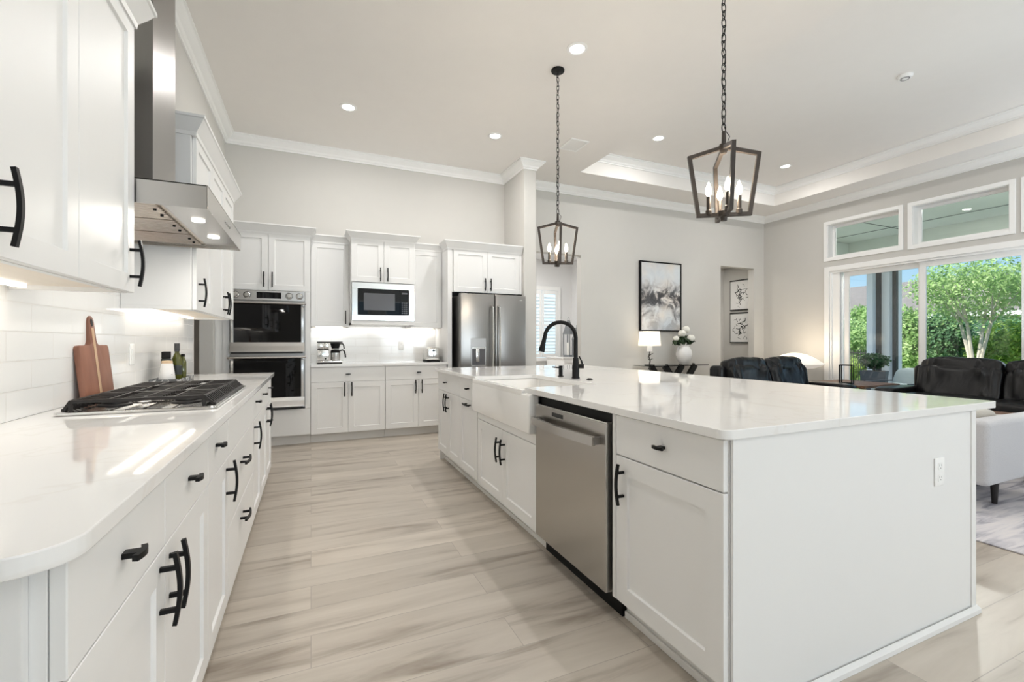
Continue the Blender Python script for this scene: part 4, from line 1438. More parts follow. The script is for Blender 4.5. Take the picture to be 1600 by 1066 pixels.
# island worktop: one slab with the sink notch open to the front edge
SX1, SY0, SY1 = 1.655, 2.395, 3.28
poly = []
o = round_rect(1.140, 2.83, 0.992, 4.512, (0.035, 0.02, 0.02, 0.02), 8)
n0 = len(o) // 4
poly = o + [(1.140, SY1), (SX1 - 0.04, SY1)]
poly += [(SX1 - 0.04 + 0.04 * math.sin(R(90 * k / 5)), SY1 - 0.04 + 0.04 * math.cos(R(90 * k / 5))) for k in range(1, 6)]
poly += [(SX1 - 0.04 + 0.04 * math.cos(R(90 * k / 5)), SY0 + 0.04 - 0.04 * math.sin(R(90 * k / 5))) for k in range(1, 6)]
poly += [(1.140, SY0)]
quartz_slab('countertop', 'large white quartz island worktop with rounded corners', poly)
# apron sink: outer shell with open basin
sk = thing('apron_sink', 'white fireclay apron-front sink set into the island', 'sink', (0, 0, 0))
AX0, AX1, AY0, AY1, AZ0, AZ1 = 1.118, 1.70, 2.298, 3.288, 0.658, 0.882
t = bmesh.new()
bmesh.ops.create_cube(t, size=1.0)
t.transform(Matrix.Translation(((AX0 + AX1) / 2, (AY0 + AY1) / 2, (AZ0 + AZ1) / 2)) @ Matrix.Diagonal((AX1 - AX0, AY1 - AY0, AZ1 - AZ0, 1)))
f = [q for q in t.faces if q.normal.z > 0.9][0]
bmesh.ops.inset_region(t, faces=[f], thickness=0.03, depth=0.0)
bmesh.ops.inset_region(t, faces=[f], thickness=0.012, depth=-0.19)
bmesh.ops.bevel(t, geom=[e for e in t.edges], offset=0.014, segments=3, profile=0.5, affect='EDGES', clamp_overlap=True)
mb = MB()
mb._add(t)
# raised front rim that stands in the notch of the worktop
mb.box(AX0, 1.150, SY0 + 0.002, SY1 - 0.002, 0.86, 0.902, 0.008, 3)
mb.build('basin', 'porcelain', sk)
MB().lathe([(0, 0.0), (0.045, 0.0), (0.045, 0.003), (0.02, 0.004), (0, 0.002)], (1.40, 2.80, 0.694), 24).build('drain', 'steel_bright', sk)

# dishwasher
dw = thing('dishwasher', 'stainless dishwasher with bowed bar handle in the island', 'dishwasher', (IX0, 2.288, 0), R(-90))
w = 2.288 - 1.592
MB().box(0.012, w - 0.004, 0.0, 0.57, 0.105, 0.872).build('tub', 'black_plastic', dw, smooth=0)
fx0, fx1 = 0.020, w - 0.014
dr = MB().box(fx0, fx1, -0.040, -0.001, 0.112, 0.832, 0.004, 2).build('front_door', 'steel_vertical', dw, smooth=0)
MB().box(fx0 + 0.002, fx1 - 0.002, -0.036, -0.004, 0.8325, 0.838).build('control_strip', 'steel_bright', dr, smooth=0)
MB().box(fx0 + 0.19, fx0 + 0.30, -0.0415, -0.0402, 0.795, 0.815).build('status_window', 'gap_dark', dr, smooth=0)
mb = MB()
mb.tube([(fx0 + 0.03 + (fx1 - fx0 - 0.075) * k / 16, -0.072 - 0.022 * math.sin(PI * k / 16), 0.752) for k in range(17)], 0, flat=(0.009, 0.02, (0, 0, 1)))
mb.build('handle', 'steel', dr)
mb = MB()
for q in (fx0 + 0.035, fx1 - 0.065):
    mb.box(q, q + 0.022, -0.07, -0.0405, 0.736, 0.768)
mb.build('handle_post', 'steel_dark', dr, smooth=0)
MB().box(0.004, w, 0.035, 0.55, 0.004, 0.104).build('toe_kick', 'black_plastic', dw, smooth=0)
mb = MB()
mb.box(0.0, 0.0115, -0.012, 0.02, 0.11, 0.872)
mb.build('side_seal', 'black_plastic', dw, smooth=0)

# faucet, dispenser, air switch
fa = thing('kitchen_faucet', 'matte black gooseneck pull-down faucet behind the apron sink', 'faucet', (1.755, 2.83, ZTOP + 0.0005))
MB().lathe([(0, 0), (0.029, 0), (0.029, 0.006), (0.026, 0.012), (0.026, 0.085), (0.0215, 0.12), (0.019, 0.15), (0, 0.15)], seg=28).build('base', 'black_metal', fa)
# spout leans over the basin, towards -x and a little towards the far side
sd = Vector((-0.88, 0.47, 0))
pts = [Vector((0, 0, 0.14)), Vector((0, 0, 0.22)), Vector((0, 0, 0.295))]
rr = 0.112
for k in range(1, 13):
    a = PI * k / 12 * 0.97
    pts.append(sd * (rr - rr * math.cos(a)) + Vector((0, 0, 0.295 + rr * math.sin(a))))
MB().tube(pts, 0.0145, 14).build('spout', 'black_metal', fa)
hp = pts[-1]
hd = (pts[-1] - pts[-2]).normalized()
MB().tube([hp, hp + hd * 0.02, hp + hd * 0.05, hp + hd * 0.095, hp + hd * 0.115], [0.0150, 0.0155, 0.0165, 0.0225, 0.0225], 16).build('spray_head', 'black_metal', fa)
l = MB().cyl((0, 0, 0.088), (0.050, -0.030, 0.088), 0.0165, seg=18).build('valve', 'black_metal', fa)
MB().tube([(0.042, -0.024, 0.092), (0.036, -0.020, 0.125), (0.020, -0.012, 0.160)], [0.007, 0.006, 0.005], 8).build('lever', 'black_metal', l)
sp = thing('soap_dispenser', 'small matte black soap dispenser beside the faucet', 'soap dispenser', (1.745, 3.03, ZTOP + 0.0005))
MB().lathe([(0, 0), (0.024, 0), (0.024, 0.004), (0.0155, 0.007), (0.0155, 0.078), (0.0145, 0.082), (0, 0.082)], seg=22).build('body', 'black_metal', sp)
MB().tube([(-0.012, 0, 0.066), (-0.04, 0.010, 0.070), (-0.062, 0.020, 0.073)], [0.0055, 0.005, 0.0045], 8).build('nozzle', 'black_metal', sp)
b = MB().lathe([(0, 0), (0.022, 0), (0.022, 0.004), (0.014, 0.005), (0.013, 0.009), (0, 0.009)], seg=22).build('air_switch', 'black_metal')
b.location = (1.785, 2.696, ZTOP + 0.0005)
tag(b, 'flat black round air switch button on the island worktop right of the faucet', 'button')
outlet('white double outlet on the island end panel', (2.366, IY0 - 0.0002, 0.647), 0)


# ------------------------------------------------------------------ pendants
def pendant(label, x, y, rotz, zb):
    p = thing('pendant_light', label, 'pendant light', (x, y, zb), rotz, 'open lantern pendants over the island')
    hb, hs, zs, za = 0.140, 0.188, 0.338, 0.388
    for k, nm in ((0, 'a'), (90, 'b')):
        M = Matrix.Rotation(R(k), 4, 'Z')
        mb = MB(M)
        loop = [(-hb, 0, 0), (hb, 0, 0), (hs, 0, zs), (0, 0, za), (-hs, 0, zs)]
        wv, tv = 0.010, 0.0055
        # mitred flat frame in the xz plane
        n = len(loop)
        t = bmesh.new()
        ring = []
        for i in range(n):
            a, b_, c_ = Vector(loop[i - 1]), Vector(loop[i]), Vector(loop[(i + 1) % n])
            d1, d2 = (b_ - a).normalized(), (c_ - b_).normalized()
            n1, n2 = Vector((-d1.z, 0, d1.x)), Vector((-d2.z, 0, d2.x))
            mm = (n1 + n2) / (1 + n1.dot(n2))
            ring.append([t.verts.new(b_ + mm * s * 2 * wv + Vector((0, q * wv, 0))) for s, q in ((0, -1), (1, -1), (1, 1), (0, 1))])
        for i in range(n):
            A, B = ring[i], ring[(i + 1) % n]
            for j in range(4):
                t.faces.new((A[j], A[(j + 1) % 4], B[(j + 1) % 4], B[j]))
        bmesh.ops.recalc_face_normals(t, faces=list(t.faces))
        mb._add(t)
        mb.build('frame', 'bronze', p, smooth=0)
    MB().lathe([(0, -0.022), (0.016, -0.022), (0.018, -0.004), (0.03, 0.0), (0.03, 0.03), (0.020, 0.034), (0, 0.034)], seg=20).build('hub', 'bronze', p)
    MB().lathe([(0, za - 0.045), (0.014, za - 0.045), (0.024, za - 0.02), (0.024, za + 0.004), (0.012, za + 0.012), (0.010, za + 0.075), (0, za + 0.075)], seg=18).build('cap', 'bronze', p)
    for k in range(4):
        a = R(90 * k)
        cx, cy = 0.078 * math.cos(a), 0.078 * math.sin(a)
        c = MB().lathe([(0, 0.004), (0.010, 0.004), (0.016, 0.012), (0.016, 0.036), (0.0115, 0.04), (0.0115, 0.112), (0, 0.112)], (cx, cy, 0), 14).build('candle_sleeve', 'bronze', p)
        MB().lathe([(0, 0.112), (0.0075, 0.112), (0.0165, 0.135), (0.015, 0.155), (0.006, 0.182), (0.002, 0.192), (0, 0.193)], (cx, cy, 0), 14).build('bulb', 'bulb_glow', c)
    # chain
    top = ZC - zb - 0.03
    mb = MB()
    z = za + 0.075
    nl = int((top - z) / 0.040)
    st = (top - z) / nl
    for i in range(nl):
        zc = z + st * (i + 0.5)
        L, Wd = st * 0.64, 0.0115
        ang = R(90 * (i % 2) + 20)
        pts = []
        for k in range(12):
            a = 2 * PI * k / 12
            u = Wd * math.cos(a)
            pts.append((u * math.cos(ang), u * math.sin(ang), zc + L * math.sin(a)))
        mb.tube(pts, 0.0028, 5, closed=True)
    mb.build('chain', 'black_metal', p)
    pts = []
    for i in range(nl + 1):
        a = i * 1.3
        pts.append((0.011 * math.cos(a), 0.011 * math.sin(a), z + st * i))
    pts = [(0.010, 0, za - 0.01), (0.032, 0.006, za + 0.05)] + pts
    MB().tube(pts, 0.0022, 5).build('cord', 'black_metal', p)
    MB().lathe([(0.0, top), (0.008, top), (0.012, top + 0.008), (0.058, top + 0.012), (0.060, top + 0.016), (0.060, top + 0.0295), (0, top + 0.0295)], seg=28).build('ceiling_plate', 'black_metal', p)
    light('pendant_glow', 'POINT', (x, y, zb + 0.165), 13.0, (1, 0.86, 0.68), shadow_soft_size=0.05)
    return p


pendant('far lantern pendant of open dark frames, its round ceiling plate in view', 2.06, 3.63, R(-21), 1.885)
pendant('near lantern pendant of open dark frames, chain running out of the picture top', 2.055, 1.80, R(-34), 1.862)

# ------------------------------------------------------------------ ceiling fixtures
CANS = [(2.06, 3.30, ZC, 'recessed ceiling light closest to the far pendant'),
        (0.36, 5.10, ZC, 'recessed ceiling light above the oven side of the kitchen'),
        (2.03, 5.10, ZC, 'recessed ceiling light above the refrigerator end'),
        (4.36, 4.90, ZT, 'recessed ceiling light in the tray ceiling nearer the kitchen'),
        (6.91, 4.87, ZT, 'recessed ceiling light in the tray corner by the window wall')]
proto = None
CANE = 14
for i, (x, y, z, lab) in enumerate(CANS):
    if proto is None:
        proto = thing('recessed_light', lab, 'ceiling light', (x, y, z), 0, 'recessed ceiling lights')
        MB().lathe([(0.062, -0.0005), (0.088, -0.0005), (0.088, -0.004), (0.064, -0.007), (0.062, -0.004)], seg=36).build('trim_ring', 'white_plastic', proto)
        MB().lathe([(0, -0.0012), (0.0615, -0.0012), (0.0615, -0.005), (0, -0.006)], seg=36).build('lens', 'can_glow', proto)
    else:
        dup(proto, (x, y, z), 0, lab)
for (x, y, z) in [c[:3] for c in CANS] + [(0.36, 2.9, ZC), (2.06, 1.0, ZC), (0.36, 0.7, ZC), (4.36, 1.8, ZT), (6.91, 1.8, ZT), (0.5, -1.8, ZC), (2.6, -1.8, ZC), (5.6, -2.6, ZC)]:
    light('can_lamp', 'AREA', (x, y, z - 0.012), (16 if y > 5 else 5 if y < 3 else 9) if x < 3 and y > -1 else CANE, (1, 0.97, 0.935), (0, 0, 0), shape='DISK', size=0.12)
v = thing('ceiling_vent', 'white louvred air vent in the ceiling behind the far pendant', 'vent', (3.03, 4.93, ZC))
mb = MB()
frm = 0.022
for (a0, a1, b0, b1) in ((-0.13, 0.13, -0.16, -0.16 + frm), (-0.13, 0.13, 0.16 - frm, 0.16), (-0.13, -0.13 + frm, -0.16 + frm, 0.16 - frm), (0.13 - frm, 0.13, -0.16 + frm, 0.16 - frm)):
    mb.box(a0, a1, b0, b1, -0.012, -0.0005, 0.001, 1)
mb.build('grille_frame', 'white_plastic', v, smooth=0)
mb = MB()
for k in range(7):
    xx = -0.09 + k * 0.03
    mb.box(xx - 0.0125, xx + 0.0125, -0.138, 0.138, -0.0008, 0.0008, M=Matrix.Translation((0, 0, -0.007)) @ Matrix.Translation((xx, 0, 0)) @ Matrix.Rotation(R(32), 4, 'Y') @ Matrix.Translation((-xx, 0, 0)))
mb.build('louvres', 'white_plastic', v, smooth=0)
MB().box(-0.108, 0.108, -0.138, 0.138, -0.0012, -0.0008).build('duct_opening', 'gap_dark', v, smooth=0)
s = thing('smoke_detector', 'small white round smoke detector on the tray ceiling', 'smoke detector', (5.70, 2.70, ZT))
MB().lathe([(0, -0.0005), (0.065, -0.0005), (0.066, -0.012), (0.055, -0.03), (0.03, -0.034), (0, -0.034)], seg=28).build('housing', 'white_plastic', s)
MB().lathe([(0.032, -0.0345), (0.04, -0.034), (0.04, -0.036), (0.032, -0.036)], seg=24).build('sensor_ring', 'display_grey', s)

# ------------------------------------------------------------------ living room
rug = MB().box(3.60, 7.35, -0.9, 3.75, 0.001, 0.010, 0.002, 1).build('rug', 'rug_weave', smooth=0)
tag(rug, 'pale grey streaked area rug under the living room seating', 'rug')


def cushion_back(root, x0, x1, y0, zt, seed):
    """puffy reclining backrest: headrest roll, seam and gathered lower panel; faces -y"""
    cx, hw = (x0 + x1) / 2, (x1 - x0) / 2
    tilt = Matrix.Rotation(R(-14), 4, 'X')
    b = MB().puff(cx, y0 + 0.07, zt - 0.33, hw, 0.13, 0.24, 0.36, 96, 40, tilt, 0.05, seed, 0.030).build('backrest', 'leather', root, smooth=60)
    h = MB().puff(cx, y0 + 0.135, zt - 0.115, hw, 0.125, 0.125, 0.55, 96, 30, tilt, 0.06, seed + 9, 0.020).build('headrest', 'leather', root, smooth=60)
    MB().tube([(cx - hw * 0.86 + 2 * hw * 0.86 * k / 10, y0 - 0.005 - 0.008 * math.sin(PI * k / 10), zt - 0.215 - 0.012 * math.sin(PI * k / 10)) for k in range(11)], 0.003, 6).build('seam', 'leather_seam', b)
    return b


def sofa(label, loc, rotz, n, cw, zt=0.95):
    """front faces local -y, origin at floor middle of the front"""
    s = thing('leather_sofa', label, 'sofa', loc, rotz)
    W = n * cw
    aw = 0.22
    MB().box(-W / 2 - 0.02, W / 2 + 0.02, 0.06, 0.90, 0.06, 0.33, 0.02).build('base', 'leather', s)
    MB().box(-W / 2 - 0.09, W / 2 + 0.05, 0.70, 0.93, 0.10, zt - 0.10, 0.06, 4).build('back_frame', 'leather', s)
    for k in range(n):
        x0 = -W / 2 + k * cw
        MB().puff(x0 + cw / 2, 0.33, 0.385, cw / 2, 0.33, 0.115, 0.3, 36, 16, None, 0.03, k).build('seat', 'leather', s, smooth=60)
        cushion_back(s, x0 + 0.004, x0 + cw - 0.004, 0.60, zt, k * 3 + 1)
    for sx in (-1, 1):
        cx = sx * (W / 2 + aw / 2 + 0.0)
        mb = MB()
        mb.box(cx - aw / 2, cx + aw / 2, 0.03, 0.86, 0.05, 0.46, 0.04, 3)
        mb.puff(cx, 0.42, 0.49, aw / 2 + 0.015, 0.43, 0.07, 0.45, 28, 14, None, 0.03, sx + 5)
        mb.build('arm', 'leather', s, smooth=60)
    mb = MB()
    for sx in (-1, 1):
        for yy in (0.12, 0.84):
            mb.box(sx * W / 2 - 0.03, sx * W / 2 + 0.03, yy - 0.03, yy + 0.03, 0.001, 0.06)
    mb.build('feet', 'dark_wood_leg', s, smooth=0)
    return s


sofa('black leather two-seat sofa beside the glowing corner lampshade', (6.24, 4.02, 0), 0, 2, 0.82, 0.93)
sofa('black leather sofa with its back to the sliding glass doors', (6.98, 2.19, 0.010), R(-90), 3, 0.85, 0.945)

# corner lamp with wide lens-shaped shade
lm = thing('corner_lamp', 'wide glowing white lens-shaped lampshade behind the black sofa in the corner', 'lamp', (7.80, 5.32, 0))
MB().lathe([(0, 0.001), (0.15, 0.001), (0.15, 0.02), (0.02, 0.035), (0.012, 0.05), (0.012, 0.70), (0, 0.70)], seg=24).build('stand', 'black_metal', lm)
MB().lathe([(0.03, 0.70), (0.16, 0.695), (0.30, 0.72), (0.40, 0.76), (0.435, 0.785), (0.39, 0.825), (0.28, 0.90), (0.17, 0.95), (0.07, 0.968), (0, 0.97)], seg=40).build('lamp_shade', 'shell_shade', lm)
light('corner_glow', 'POINT', (7.80, 5.32, 1.10), 9, (1, 0.82, 0.60), shadow_soft_size=0.10)

# end table in the sofa corner
et = thing('end_table', 'dark slatted wood end table between the two black sofas', 'table', (7.75, 4.37, 0))
mb = MB()
for k in range(14):
    mb.box(-0.45, 0.45, -0.42 + k * 0.06, -0.42 + k * 0.06 + 0.054, 0.50, 0.535, 0.003, 1)
mb.build('slatted_top', 'table_wood', et, smooth=0)
for sx in (-0.40, 0.40):
    for sy in (-0.37, 0.37):
        MB().box(sx - 0.03, sx + 0.03, sy - 0.03, sy + 0.03, 0.001, 0.4995).build('leg', 'table_wood', et, smooth=0)
ch = thing('candle_holder', 'tall open black metal frame candle holder on the slatted end table', 'candle holder', (7.44, 4.27, 0.536), R(20))
mb = MB()
q = 0.075
b = 0.007
for sx in (-q, q):
    for sy in (-q, q):
        mb.box(sx - b, sx + b, sy - b, sy + b, 0, 0.29)
for zz in (0.007, 0.283):
    for sx in (-q, q):
        mb.box(sx - b, sx + b, -q, q, zz - b, zz + b)
        mb.box(-q, q, sx - b, sx + b, zz - b, zz + b)
mb.build('holder_frame', 'black_metal', ch, smooth=0)
MB().lathe([(0, 0.0145), (0.035, 0.0145), (0.035, 0.02), (0, 0.02)], seg=18).build('candle_plate', 'black_metal', ch)

# grey low sofa, its arm towards the island
gs = thing('grey_sofa', 'low light grey fabric sofa with dark legs on the rug by the island', 'sofa', (4.16, 1.50, 0.011))
mb = MB()
mb.box(0.0, 0.95, 0.0, 0.14, 0.185, 0.63, 0.035, 4)
mb.build('arm', 'grey_fabric', gs, smooth=50)
MB().box(0.0, 0.95, 1.36, 1.50, 0.185, 0.63, 0.035, 4).build('arm', 'grey_fabric', gs, smooth=50)
MB().box(0.0, 0.16, 0.142, 1.358, 0.185, 0.60, 0.035, 4).build('backrest', 'grey_fabric', gs, smooth=50)
MB().box(0.162, 0.93, 0.142, 1.358, 0.185, 0.30, 0.02, 3).build('base', 'grey_fabric', gs, smooth=50)
MB().puff(0.55, 0.75, 0.325, 0.38, 0.60, 0.045, 0.25, 36, 14).build('seat', 'grey_fabric', gs, smooth=60)
for (lx, ly) in ((0.075, 0.08), (0.36, 0.10), (0.86, 0.08), (0.075, 1.42), (0.86, 1.42)):
    if lx == 0.075 and ly < 1:
        continue
    MB().cyl((lx, ly, 0.001), (lx, ly, 0.185), 0.016, 0.027, seg=12).build('leg', 'dark_wood_leg', gs)
pl = MB().puff(0, 0, 0, 0.20, 0.07, 0.145, 0.6, 30, 18, None, 0.05, 4).build('throw_pillow', 'beige_fabric')
pl.location = (4.63, 1.745, 0.53)
pl.rotation_euler = (R(6), 0, R(0))
tag(pl, 'beige woven throw pillow propped in the grey sofa', 'pillow')

ct = thing('coffee_table', 'reddish brown wood coffee table with slatted top on the rug', 'table', (5.95, 1.95, 0.011))
mb = MB()
for k in range(10):
    mb.box(-0.58, 0.58, -0.40 + k * 0.08, -0.40 + k * 0.08 + 0.073, 0.40, 0.445, 0.003, 1)
mb.build('slatted_top', 'table_wood', ct, smooth=0)
for sx in (-0.52, 0.52):
    for sy in (-0.34, 0.34):
        MB().box(sx - 0.035, sx + 0.035, sy - 0.035, sy + 0.035, 0.001, 0.3995).build('leg', 'table_wood', ct, smooth=0)
bk = thing('book', 'pale book lying flat on the brown coffee table', 'book', (5.86, 2.14, 0.4575), R(12))
MB().box(-0.14, 0.14, -0.10, 0.10, 0.003, 0.022).build('pages', 'paper_white', bk, smooth=0)
mb = MB()
mb.box(-0.145, 0.145, -0.105, 0.105, 0, 0.0028)
mb.box(-0.145, 0.145, -0.105, 0.105, 0.0222, 0.025)
mb.build('cover', 'beige_fabric', bk, smooth=0)

# console table with lamp and vase
co = thing('console_table', 'glass topped console table on slanted dark legs against the far wall', 'table', (5.72, 6.10, 0))
MB().box(-0.66, 0.66, -0.19, 0.19, 0.762, 0.774, 0.002, 1).build('glass_top', 'clear_glass', co, smooth=0)
MB().box(-0.662, 0.662, -0.192, -0.190, 0.760, 0.775).build('front_edge', 'black_metal', co, smooth=0)
for (xa, xb) in ((-0.54, 0.06), (-0.24, 0.36), (0.28, -0.32), (0.58, -0.02)):
    yy = -0.10 if xa < xb else 0.04
    mb = MB()
    mb.tube([(xa, yy, 0.7605), (xb, yy, 0.002)], 0, flat=(0.05, 0.025, (0, 1, 0)))
    mb.build('leg', 'dark_wood_leg', co, smooth=0)
tl = thing('table_lamp', 'table lamp with square white shade and black twig stem on the console', 'lamp', (5.22, 6.08, 0.775))
t = bmesh.new()
hw, hw2 = 0.165, 0.148
sh = [[(-hw, -0.09, 0.33), (hw, -0.09, 0.33), (hw, 0.09, 0.33), (-hw, 0.09, 0.33)], [(-hw2, -0.078, 0.575), (hw2, -0.078, 0.575), (hw2, 0.078, 0.575), (-hw2, 0.078, 0.575)]]
A = [t.verts.new(v) for v in sh[0]]
B = [t.verts.new(v) for v in sh[1]]
for k in range(4):
    t.faces.new((A[k], A[(k + 1) % 4], B[(k + 1) % 4], B[k]))
bmesh.ops.solidify(t, geom=list(t.faces), thickness=0.003)
MB()._add(t).build('lamp_shade', 'shade_linen', tl, smooth=0)
MB().box(-0.07, 0.07, -0.05, 0.05, 0.0, 0.014, 0.002, 1).build('base', 'black_metal', tl)
mb = MB()
mb.tube([(0, 0, 0.012), (0.012, 0, 0.08), (-0.016, 0, 0.15), (0.004, 0, 0.22), (0, 0, 0.33)], [0.011, 0.010, 0.010, 0.008, 0.006], 8)
mb.tube([(-0.012, 0, 0.16), (0.03, -0.01, 0.19), (0.07, -0.01, 0.205)], [0.008, 0.006, 0.003], 6)
mb.tube([(0.010, 0, 0.08), (-0.03, 0, 0.11), (-0.035, 0, 0.15)], [0.007, 0.005, 0.003], 6)
mb.tube([(0.008, 0, 0.09), (0.05, 0, 0.11), (0.075, 0, 0.105)], [0.007, 0.005, 0.003], 6)
mb.build('twig_stem', 'branch_bronze', tl)
MB().box(-0.045, 0.05, -0.012, 0.012, 0.235, 0.327).build('stem_block', 'ceramic_white', tl, smooth=0)
light('table_lamp_glow', 'POINT', (5.22, 6.08, 1.245), 4.0, (1, 0.86, 0.68), shadow_soft_size=0.05)
vs = thing('vase', 'round white ceramic vase with two small handles on the console', 'vase', (5.98, 6.08, 0.779))
MB().lathe([(0, 0), (0.068, 0), (0.078, 0.01), (0.118, 0.09), (0.136, 0.17), (0.122, 0.25), (0.088, 0.295), (0.08, 0.315), (0.094, 0.335), (0.088, 0.335), (0.075, 0.315), (0.08, 0.29), (0, 0.27)], seg=36).build('vase_body', 'ceramic_white', vs)
for sx in (-1, 1):
    MB().tube([(sx * 0.09, 0, 0.30), (sx * 0.125, 0, 0.30), (sx * 0.142, 0, 0.27), (sx * 0.128, 0, 0.235)], 0.008, 8).build('handle', 'ceramic_white', vs)
for i, (dx, dy, dz, r_, lab) in enumerate(((-0.20, -0.02, 0.45, 0.058, 'white peony drooping at the left side of the vase'),
                                            (-0.075, -0.03, 0.54, 0.075, 'white peony standing above the middle of the vase'),
                                            (0.10, -0.06, 0.455, 0.076, 'white peony facing front at the right of the vase'),
                                            (0.09, 0.05, 0.61, 0.078, 'white peony highest in the vase'))):
    f = thing('white_peony', lab, 'flower', (5.98, 6.08, 0.775), 0, 'white peonies in the round vase')
    MB().tube([(dx * 0.2, dy * 0.2, 0.29), (dx * 0.6, dy * 0.6, 0.29 + (dz - 0.29) * 0.6), (dx, dy, dz)], 0.004, 6).build('stem', 'leaf_dark', f)
    mb = MB()
    rnd = random.Random(i)
    mb.puff(dx, dy, dz, r_ * 0.8, r_ * 0.8, r_ * 0.7, 1.0, 18, 12, None, 0.25, i)
    for k in range(14):
        a = k * 2.4
        el = rnd.uniform(-0.5, 0.9)
        c = Vector((math.cos(a) * math.cos(el), math.sin(a) * math.cos(el), math.sin(el)))
        mb.puff(dx + c.x * r_ * .55, dy + c.y * r_ * .55, dz + c.z * r_ * .55, r_ * .5, r_ * .5, r_ * .32, 0.9, 12, 8, Vector((0, 0, 1)).rotation_difference(c).to_matrix().to_4x4(), 0.2, k)
    mb.build('blossom', 'petal_white', f, smooth=60)
    mb = MB()
    mb.leaves(40, (dx * 0.8, dy * 0.7, 0.40 + 0.3 * (dz - 0.44)), (0.10, 0.06, 0.07), 0.05, 0.1, 40 + i)
    mb.build('leaf_spray', 'leaf_dark', f, smooth=0)

# framed abstract
art = thing('framed_painting', 'large abstract grey and white painting in a thin black frame', 'painting', (5.20, YB - 0.001, 1.355))
aw, ah, ad = 0.925, 1.225, 0.055
mb = MB()
for (a0, a1, b0, b1) in ((0, 0.022, 0, ah), (aw - 0.022, aw, 0, ah), (0.022, aw - 0.022, 0, 0.022), (0.022, aw - 0.022, ah - 0.022, ah)):
    mb.box(a0, a1, -ad, -0.0005, b0, b1, 0.001, 1)
mb.build('frame', 'black_metal', art, smooth=0)
MB().box(0.023, aw - 0.023, -ad + 0.01, -0.001, 0.023, ah - 0.023).build('canvas', 'abstract_paint', art, smooth=0)
# two prints in the short hall
for zb, lab in ((1.825, 'upper framed ink drawing in the hallway'), (1.14, 'lower framed ink drawing in the hallway')):
    p = thing('framed_print', lab, 'picture', (8.2195, 6.76, zb), R(-90), 'ink drawings in the hallway')
    pw, ph = 0.52, 0.64
    mb = MB()
    mb.box(-pw / 2, pw / 2, -0.028, 0, 0, 0.022)
    mb.box(-pw / 2, pw / 2, -0.028, 0, ph - 0.022, ph)
    mb.box(-pw / 2, -pw / 2 + 0.008, -0.022, 0, 0.022, ph - 0.022)
    mb.box(pw / 2 - 0.008, pw / 2, -0.022, 0, 0.022, ph - 0.022)
    mb.build('frame', 'black_metal', p, smooth=0)
    MB().box(-pw / 2 + 0.0085, pw / 2 - 0.0085, -0.018, -0.001, 0.0225, ph - 0.0225).build('paper', 'paper_white', p, smooth=0)
    rnd = random.Random(int(zb * 100))
    mb = MB()
    for k in range(42):
        cx, cz = rnd.gauss(0, 0.062), ph / 2 + rnd.gauss(0, 0.095)
        a = rnd.uniform(0, 2 * PI)
        pts = []
        ln = rnd.uniform(0.04, 0.11)
        bend = rnd.uniform(-12, 12)
        for q in range(7):
            aa = a + bend * q / 7 * 0.2
            pts.append((cx, -0.0186, cz))
            cx += math.cos(aa) * ln / 6
            cz += math.sin(aa) * ln / 6
        mb.tube(pts, 0, flat=(rnd.uniform(0.002, 0.010), 0.0004, (0, 1, 0)))
    mb.build('print', 'dark_label', p, smooth=0)

# laundry room behind the first opening: shuttered window, cabinet, lanterns
w = sname('window_6', 'white shuttered window in the room past the refrigerator')
mb = MB()
for (a0, a1, b0, b1) in ((4.18, 4.27, 0.74, 2.40), (5.07, 5.14, 0.74, 2.40), (4.27, 5.07, 2.31, 2.40), (4.27, 5.07, 0.74, 0.82)):
    mb.box(a0, a1, 8.93, 8.999, b0, b1, 0.002, 1)
mb.build('window_frame', 'white_paint', w, smooth=0)
MB().box(4.27, 5.07, 8.985, 8.998, 0.82, 2.31).build('daylit_pane', 'daylit', w, smooth=0)
for (x0, x1) in ((4.275, 4.665), (4.675, 5.065)):
    mb = MB()
    for (a0, a1, b0, b1) in ((x0, x0 + 0.055, 0.825, 2.305), (x1 - 0.055, x1, 0.825, 2.305), (x0 + 0.055, x1 - 0.055, 0.825, 0.91), (x0 + 0.055, x1 - 0.055, 2.22, 2.305), (x0 + 0.055, x1 - 0.055, 1.50, 1.56)):
        mb.box(a0, a1, 8.935, 8.965, b0, b1, 0.002, 1)
    sh = mb.build('shutter', 'white_paint', w, smooth=0)
    mb = MB()
    for k in range(17):
        zz = 0.945 + k * 0.075
        if 1.47 < zz < 1.59:
            continue
        mb.box(x0 + 0.056, x1 - 0.056, -0.032, 0.032, -0.004, 0.004, M=Matrix.Translation((0, 8.95, zz)) @ Matrix.Rotation(R(-28), 4, 'X'))
    mb.build('louvres', 'white_paint', sh, smooth=0)
lc = thing('laundry_cabinet', 'white counter cabinet under the lanterns in the room past the refrigerator', 'cabinet', (4.70, 8.05, 0))
MB().box(0.0, 0.765, 0.0, 0.72, 0.001, 0.82).build('carcass', 'white_paint', lc, smooth=0)
MB().box(-0.02, 0.768, -0.02, 0.73, 0.821, 0.855, 0.003, 1).build('worktop', 'quartz', lc, smooth=0)
for (x0, x1) in ((0.01, 0.38), (0.385, 0.755)):
    MB().shaker(x0, x1, 0.10, 0.80, -0.02).build('door', 'cabinet_white', lc, smooth=25)


